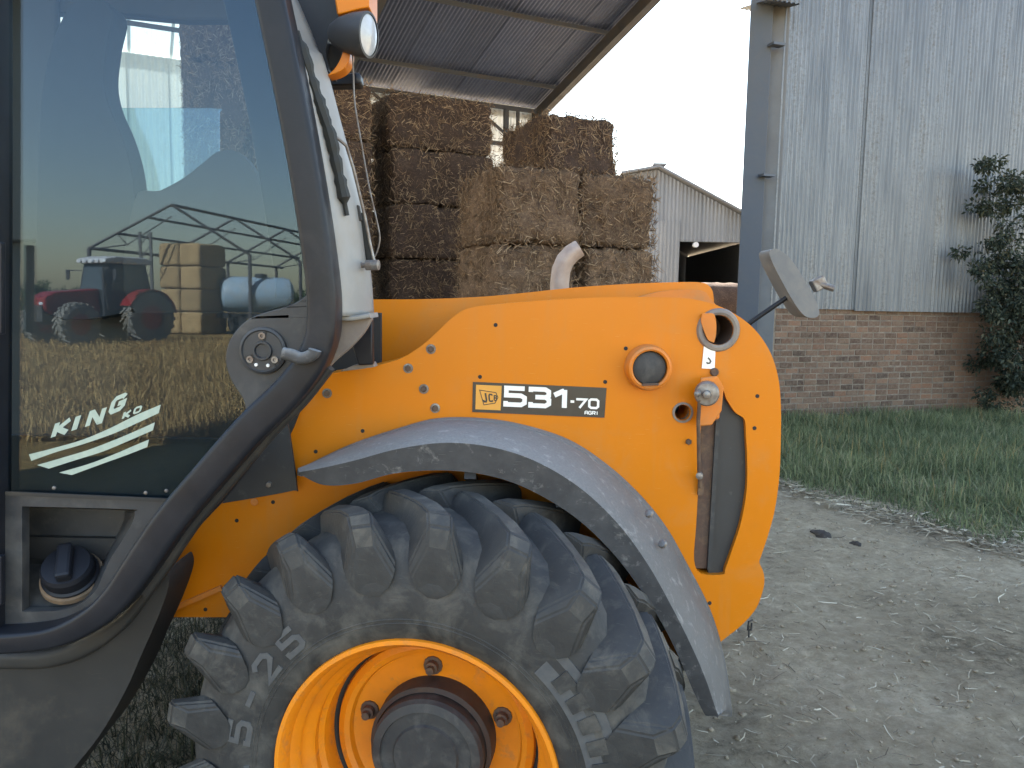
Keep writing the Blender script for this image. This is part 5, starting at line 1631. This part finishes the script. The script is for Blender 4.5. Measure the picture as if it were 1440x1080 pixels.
# ---- cab interior seen dimly through the glass
plate('seat_back', [(158, 14), (151, 60), (146, 110), (153, 148), (171, 190), (184, 235), (190, 283), (196, 340), (196, 430), (60, 440), (52, 300), (60, 120), (90, 20), (125, -8)], 2.70, 0.10, 'seat', tele, bevel=0.03, sm=4, seg=4)
plate('console', [(188, 284), (225, 268), (258, 250), (285, 229), (305, 214), (330, 212), (350, 228), (366, 262), (382, 330), (400, 430), (190, 440)], 2.66, 0.05, 'interior', tele, bevel=0.02, sm=4, seg=3)
plate('far_door', [(-200, 330, 1), (470, 320, 1), (460, 640, 1), (-200, 640, 1)], 2.86, 0.05, 'interior', tele, bevel=0.01, sm=0)
plate('far_header', [(-200, -90, 1), (440, -90, 1), (462, 28, 1), (255, 28, 1), (157, 19, 1), (-200, 8, 1)], 2.84, 0.06, 'interior', tele, bevel=0.01, sm=0)
plate('far_front_door', [(-260, -20, 1), (80, -20, 1), (80, 340, 1), (-260, 340, 1)], 2.82, 0.03, 'interior', tele, bevel=0.01, sm=0)
plate('far_pillar', [(372, 20, 1), (402, 20, 1), (450, 330, 1), (412, 330, 1)], 2.85, 0.05, 'interior', tele, bevel=0.01, sm=0)
plate('far_glass', [(110, 152, 1), (296, 152), (307, 158), (308, 170), (309, 318, 1), (110, 324, 1)], 2.80, 0.005, 'glassfar', tele, bevel=0, sm=3)
x0, x1 = P(-260, 0, 2.4).x, P(425, 0, 2.4).x
zr = P(200, -20, 2.95).z
MB().box(((x0 + x1) / 2, 2.40, zr + 0.06), (x1 - x0, 1.05, 0.10)).build('cab_roof', 'black', tele, bevel=0.03)
MB().box(((x0 + P(170, 700, 2.0).x) / 2, 2.42, 1.10), (P(170, 700, 2.0).x - x0, 0.80, 0.06)).build('cab_floor', 'interior', tele)

# ================================================================== ACROSS THE YARD (what the door glass mirrors)
def RP(px, py, D):
    """where a thing stands whose mirror image in the door glass appears at this pixel, D metres in"""
    p = P(px, py, D)
    return Vector((p.x, 2 * DG - p.y, p.z))
M['red'] = basic('red_tractor_paint', (0.20, 0.012, 0.012), (0.16, 0.012, 0.012), 5, 0.35)
M['tdark'] = basic('tractor_black', (0.02, 0.021, 0.023), (0.03, 0.03, 0.032), 6, 0.6)
M['tglass'] = basic('tractor_glass', (0.05, 0.065, 0.07), (0.05, 0.06, 0.065), 2, 0.08, rvar=0.02)
M['tgrey'] = basic('tractor_grey', (0.45, 0.46, 0.46), (0.4, 0.4, 0.4), 6, 0.5)
M['paintblue'] = basic('pale_blue_tank', (0.26, 0.36, 0.44), (0.22, 0.31, 0.38), 4, 0.4, dust=(0.28, 0.29, 0.29), dscale=3)
M['pipe'] = basic('shed_frame_steel', (0.05, 0.05, 0.055), (0.07, 0.06, 0.055), 5, 0.7)
M['tyre2'] = basic('dusty_tractor_tyre', (0.10, 0.095, 0.085), (0.17, 0.155, 0.13), 14, 0.85, bump=0.3, bscale=30)

# tractor: local x forward, y left, z up
tp = RP(158, 466, 29.0)
trac = empty('tractor', (tp.x, tp.y, 0), 'red farm tractor parked in the dry grass, mirrored in the cab door glass', 'tractor')
th = math.radians(118)
TM = Matrix.Translation((tp.x, tp.y, 0)) @ Matrix.Rotation(th, 4, 'Z')
def tb_(mb, name, mat, par=trac, **k):
    return obj(name, [TM @ v for v in mb.v], mb.f, mat, par, **k)
def prism(pts, y0, y1):
    loops = [[Vector((x, y0, z)) for x, z in pts]]
    v, f = extrude(loops, (0, y1 - y0, 0))
    mb = MB(); mb.add(v, f)
    return mb
tb_(prism([(0.7, 1.15), (2.55, 1.05), (2.75, 1.25), (2.72, 1.62), (2.3, 1.82), (0.75, 1.95)], -0.42, 0.42), 'hood', 'red', bevel=0.06, seg=3)
tb_(prism([(2.45, 0.75), (2.80, 0.80), (2.80, 1.35), (2.45, 1.35)], -0.36, 0.36), 'grille', 'tdark', bevel=0.03)
tb_(MB().box((0.9, 0, 0.95), (3.2, 0.55, 0.5)), 'engine_block', 'tdark', bevel=0.05)
tb_(prism([(-1.05, 1.25), (0.65, 1.25), (0.75, 1.9), (0.55, 2.85), (-0.95, 2.85), (-1.15, 1.9)], -0.72, 0.72), 'cab', 'tdark', bevel=0.04)
tb_(prism([(-0.9, 1.9), (0.5, 1.9), (0.36, 2.75), (-0.8, 2.75)], -0.745, -0.728), 'side_window', 'tglass')
tb_(prism([(-0.9, 1.9), (0.5, 1.9), (0.36, 2.75), (-0.8, 2.75)], 0.728, 0.745), 'side_window', 'tglass')
mbw2 = MB().add([(0.765, -0.62, 1.92), (0.765, 0.62, 1.92), (0.575, 0.58, 2.78), (0.575, -0.58, 2.78), (0.745, -0.62, 1.92), (0.745, 0.62, 1.92), (0.555, 0.58, 2.78), (0.555, -0.58, 2.78)],
                [(0, 1, 2, 3), (7, 6, 5, 4), (0, 4, 5, 1), (1, 5, 6, 2), (2, 6, 7, 3), (3, 7, 4, 0)])
tb_(mbw2, 'windscreen', 'tglass')
tb_(prism([(-1.2, 2.86), (0.8, 2.86), (0.75, 3.02), (0.3, 3.12), (-0.9, 3.12), (-1.18, 3.02)], -0.80, 0.80), 'cab_roof', 'tgrey', bevel=0.05)
for s in (-1, 1):
    tb_(MB().tube([(0.72, s * 0.62, 1.0), (0.74, s * 0.66, 2.2), (0.74, s * 0.66, 2.75)], 0.05, 10), 'exhaust', 'tdark') if s < 0 else None
    tb_(MB().bar((0.6, s * 0.75, 2.6), (0.75, s * 1.25, 2.6), 0.03, 0.03), 'mirror_arm', 'tdark')
    tb_(MB().box((0.76, s * 1.32, 2.45), (0.05, 0.2, 0.36)), 'mirror', 'tdark', bevel=0.02)
    tb_(MB().box((2.74, s * 0.25, 1.42), (0.06, 0.20, 0.10)), 'headlight', 'lens', bevel=0.02)
    for (wx, R_, W_, wy) in ((1.95, 0.72, 0.5, 0.95), (-0.75, 0.93, 0.62, 1.02)):
        mb = MB().lathe([(R_ * 0.5, -W_ / 2 * 0.8), (R_ * 0.8, -W_ / 2), (R_ * 0.97, -W_ / 2 * 0.85), (R_, 0), (R_ * 0.97, W_ / 2 * 0.85), (R_ * 0.8, W_ / 2), (R_ * 0.5, W_ / 2 * 0.8)], (wx, s * wy, R_), (0, 1, 0), 40)
        for i in range(20):
            for sd_ in (-1, 1):
                a = 2 * PI * (i + (0.5 if sd_ > 0 else 0)) / 20
                p0 = Vector((wx + math.cos(a) * R_ * 1.0, s * wy + sd_ * W_ * 0.46, R_ + math.sin(a) * R_ * 1.0))
                a2 = a + 0.24
                p1 = Vector((wx + math.cos(a2) * R_ * 1.02, s * wy, R_ + math.sin(a2) * R_ * 1.02))
                mb.bar(p0, p1, 0.07, 0.07, (math.cos(a), 0, math.sin(a)))
        wv = [Vector((v.x, v.y, max(v.z, 0.0))) for v in mb.v]
        mb.v = wv
        ob_ = tb_(mb, 'wheel', 'tyre2', smooth=30)
        tb_(MB().lathe([(R_ * 0.5, -0.2), (R_ * 0.45, -0.05), (0.12, 0.0), (0.12, 0.1), (R_ * 0.45, 0.05), (R_ * 0.5, 0.2)], (wx, s * wy, R_), (0, 1, 0), 30, True, True), 'rim', 'red', ob_, smooth=30)
    # fenders over the rear wheels
    vs, fs2 = [], []
    for i in range(15):
        a = math.radians(25 + 145 * i / 14)
        for rr, yy in ((1.04, 0.72), (1.04, 1.33), (1.00, 1.33), (1.00, 0.72)):
            vs.append(Vector((-0.75 + math.cos(a) * rr, s * yy, 0.93 + math.sin(a) * rr)))
    for i in range(14):
        for j in range(4):
            a, b = i * 4 + j, i * 4 + (j + 1) % 4
            fs2.append((a, b, b + 4, a + 4))
    fs2 += [(0, 1, 2, 3), (56, 57, 58, 59)]
    mb = MB(); mb.add(vs, fs2)
    tb_(mb, 'fender', 'red')
for yy in (-0.5, -0.2, 0.2, 0.5):
    tb_(MB().lathe([(0.07, 0.0), (0.06, 0.05), (0.0001, 0.06)], (0.79, yy, 2.93), (1, 0, 0), 14), 'roof_lamp', 'lens')

# bale stack beside the tractor
bp = RP(258, 350, 36.0)
KINDS['field'] = [bale_mesh(1.05, 2.1, 1.03, s, 0.04, 10) for s in (7, 8, 9)]
brz = math.radians(14)
for r in range(4):
    for j in range(2):
        q = Vector((bp.x, bp.y - 1.05, 0)) + Matrix.Rotation(brz, 3, 'Z') @ Vector(((j - 0.5) * 1.08, 0, 0))
        bale('field', (q.x, q.y, r * 1.03), brz, f"sunlit straw bale, {['bottom', 'second', 'third', 'top'][r]} of the stack mirrored behind the tractor, {'next to the tractor' if j == 0 else 'next to the blue tank'}",
             'bales mirrored in the door glass', 'strawlit', strands=False)

# bare pole frame of a shed under construction
fr = empty('shed_frame', RP(240, 470, 34) * 1, 'bare dark steel roof frame of an unfinished shed mirrored above the bales', 'shed frame')
fr.location.z = 0; MW[fr] = Matrix.Translation(fr.location)
eav = RP(125, 349, 34.0); rid = RP(241, 288, 35.5)
dirr = (RP(430, 336, 50.0) - rid)
pur = []
pts_l = [eav + (rid - eav) * t for t in (0.0, 0.33, 0.70, 1.0)]
for k, p0 in enumerate(pts_l):
    e = p0 + Vector((dirr.x, dirr.y, 0)).normalized() * 19.0
    pur.append((p0, e))
    MB().tube([p0, e], 0.07 if k in (0, 3) else 0.06, 8).build('purlin', 'pipe', fr)
for t in (0.0, 0.30, 0.62, 0.95):
    ra = [a + (b - a) * t for a, b in pur]
    MB().tube([ra[0], ra[-1]], 0.06, 8).build('rafter', 'pipe', fr)
    low_r = ra[-1] + (ra[0] - ra[-1]) * 0.55 - Vector((0, 0, 0.7))
    MB().tube([ra[0] - Vector((0, 0, 0.06)), low_r, ra[-1] - Vector((0, 0, 0.5))], 0.03, 6).build('truss_rod', 'pipe', fr)
    MB().tube([ra[1], low_r], 0.025, 6).build('truss_rod', 'pipe', fr)
    MB().tube([Vector((ra[0].x, ra[0].y, 0)), ra[0]], 0.09, 8).build('post', 'pipe', fr)
    far = ra[-1] + (ra[-1] - ra[0]); far.z = ra[0].z
    MB().tube([ra[-1], far], 0.06, 8).build('rafter', 'pipe', fr)
    MB().tube([Vector((far.x, far.y, 0)), far], 0.09, 8).build('post', 'pipe', fr)
pp1 = RP(204, 326, 33.0)
for dx in (-0.22, 0.22):
    MB().bar(Vector((pp1.x + dx, pp1.y, 0)), Vector((pp1.x + dx, pp1.y, pp1.z)), 0.10, 0.10, (0, 1, 0)).build('lattice_post', 'pipe', fr)
for k in range(8):
    z0 = pp1.z * k / 8
    MB().bar(Vector((pp1.x - 0.2, pp1.y, z0)), Vector((pp1.x + 0.2, pp1.y, z0 + pp1.z / 8)), 0.04, 0.04, (0, 1, 0)).build('lattice_brace', 'pipe', fr)

# pale blue tank wagon
tw = RP(362, 440, 38.0)
tank = empty('tank_wagon', (tw.x, tw.y, 0), 'pale blue tank wagon mirrored at the edge of the door glass', 'tank wagon')
mb = MB().lathe([(0.02, -1.7), (0.5, -1.66), (0.78, -1.5), (0.85, -1.2), (0.85, 1.2), (0.78, 1.5), (0.5, 1.66), (0.02, 1.7)], (tw.x, tw.y, 1.85), (0.9, -0.35, 0), 32)
mb.build('tank', 'paintblue', tank, smooth=40)
MB().bar((tw.x - 1.7, tw.y + 0.66, 0.85), (tw.x + 1.7, tw.y - 0.66, 0.85), 1.1, 0.22).build('chassis', 'tdark', tank)
for s in (-0.45, 0.45):
    for s2 in (-1, 1):
        c = Vector((tw.x, tw.y, 0.45)) + Vector((0.93, -0.36, 0)) * s * 2.0 + Vector((0.36, 0.93, 0)) * s2 * 0.75
        MB().lathe([(0.2, -0.12), (0.42, -0.13), (0.45, 0), (0.42, 0.13), (0.2, 0.12)], c, (0.36, 0.93, 0), 24, True, True).build('wheel', 'tdark', tank, smooth=40)
MB().tube([(tw.x + 0.2, tw.y, 2.65), (tw.x + 0.2, tw.y, 2.85)], 0.28, 18).build('hatch', 'tdark', tank)

# trees along the far side of the field
tr = random.Random(9)
for k, (pxt, D_, hh, ww) in enumerate(((-250, 60, 4.2, 4.5), (-120, 66, 3.6, 4.0), (-20, 62, 3.4, 3.6), (60, 70, 3.2, 3.8), (130, 74, 3.0, 3.6), (420, 70, 3.4, 4.2), (520, 60, 3.2, 4.0), (660, 64, 4.0, 4.2), (-420, 58, 4.6, 4.6))):
    b0 = RP(pxt, 430, D_); b0.z = 0
    tre = empty('field_tree', b0, ['tall rounded', 'broad bushy', 'low dark', 'small round', 'loose spreading', 'wide green', 'short dense', 'big full', 'large dark'][k] + ' tree on the far side of the dry field', 'tree', 'trees along the far side of the field')
    mb = MB().tube([b0, b0 + Vector((0.1, 0, hh * 0.35)), b0 + Vector((0.0, 0.1, hh * 0.6))], [0.22, 0.17, 0.08], 8)
    cs = []
    for _ in range(26):
        a = tr.uniform(0, 2 * PI); rr = ww / 2 * math.sqrt(tr.random())
        q = b0 + Vector((math.cos(a) * rr, math.sin(a) * rr, hh * tr.uniform(0.22, 0.85) * (1 - 0.25 * (rr / ww * 2) ** 2)))
        cs.append((q.x, q.y, q.z, tr.uniform(0.45, 0.8)))
    for _ in range(5):
        c = cs[tr.randrange(len(cs))]
        mb.tube([b0 + Vector((0.05, 0, hh * 0.4)), Vector(c[:3])], [0.07, 0.02], 6)
    mb.build('trunk', 'bark', tre, smooth=60)
    vs, fc = leaf_cloud(cs, 110, 1.0, 0.30, 60 + k)
    fast_obj('crown', vs, fc, 'treeleaf', tre)
# dry grass in the field
def field(r, n):
    d = 5.5 + 22 * r.uniform(0, 1, n) ** 1.5
    t = r.uniform(-0.75, -0.1, n)
    x = t * (d + 2 * DG)
    y = -d
    cl = 0.5 + 0.5 * np.sin(x * 0.9 + 2 * np.sin(y * 0.7)) * np.sin(y * 1.1)
    return np.stack([x, y, 0.5 + 0.9 * cl], -1)
vs, fc = blades(42000, field, 0.10, 0.34, 0.006, 0.014, 0.8, 71)
tag(fast_obj('dry_grass', vs, fc, 'drygrass'), 'dry yellow field grass mirrored in the cab door glass', 'grass', kind='stuff')
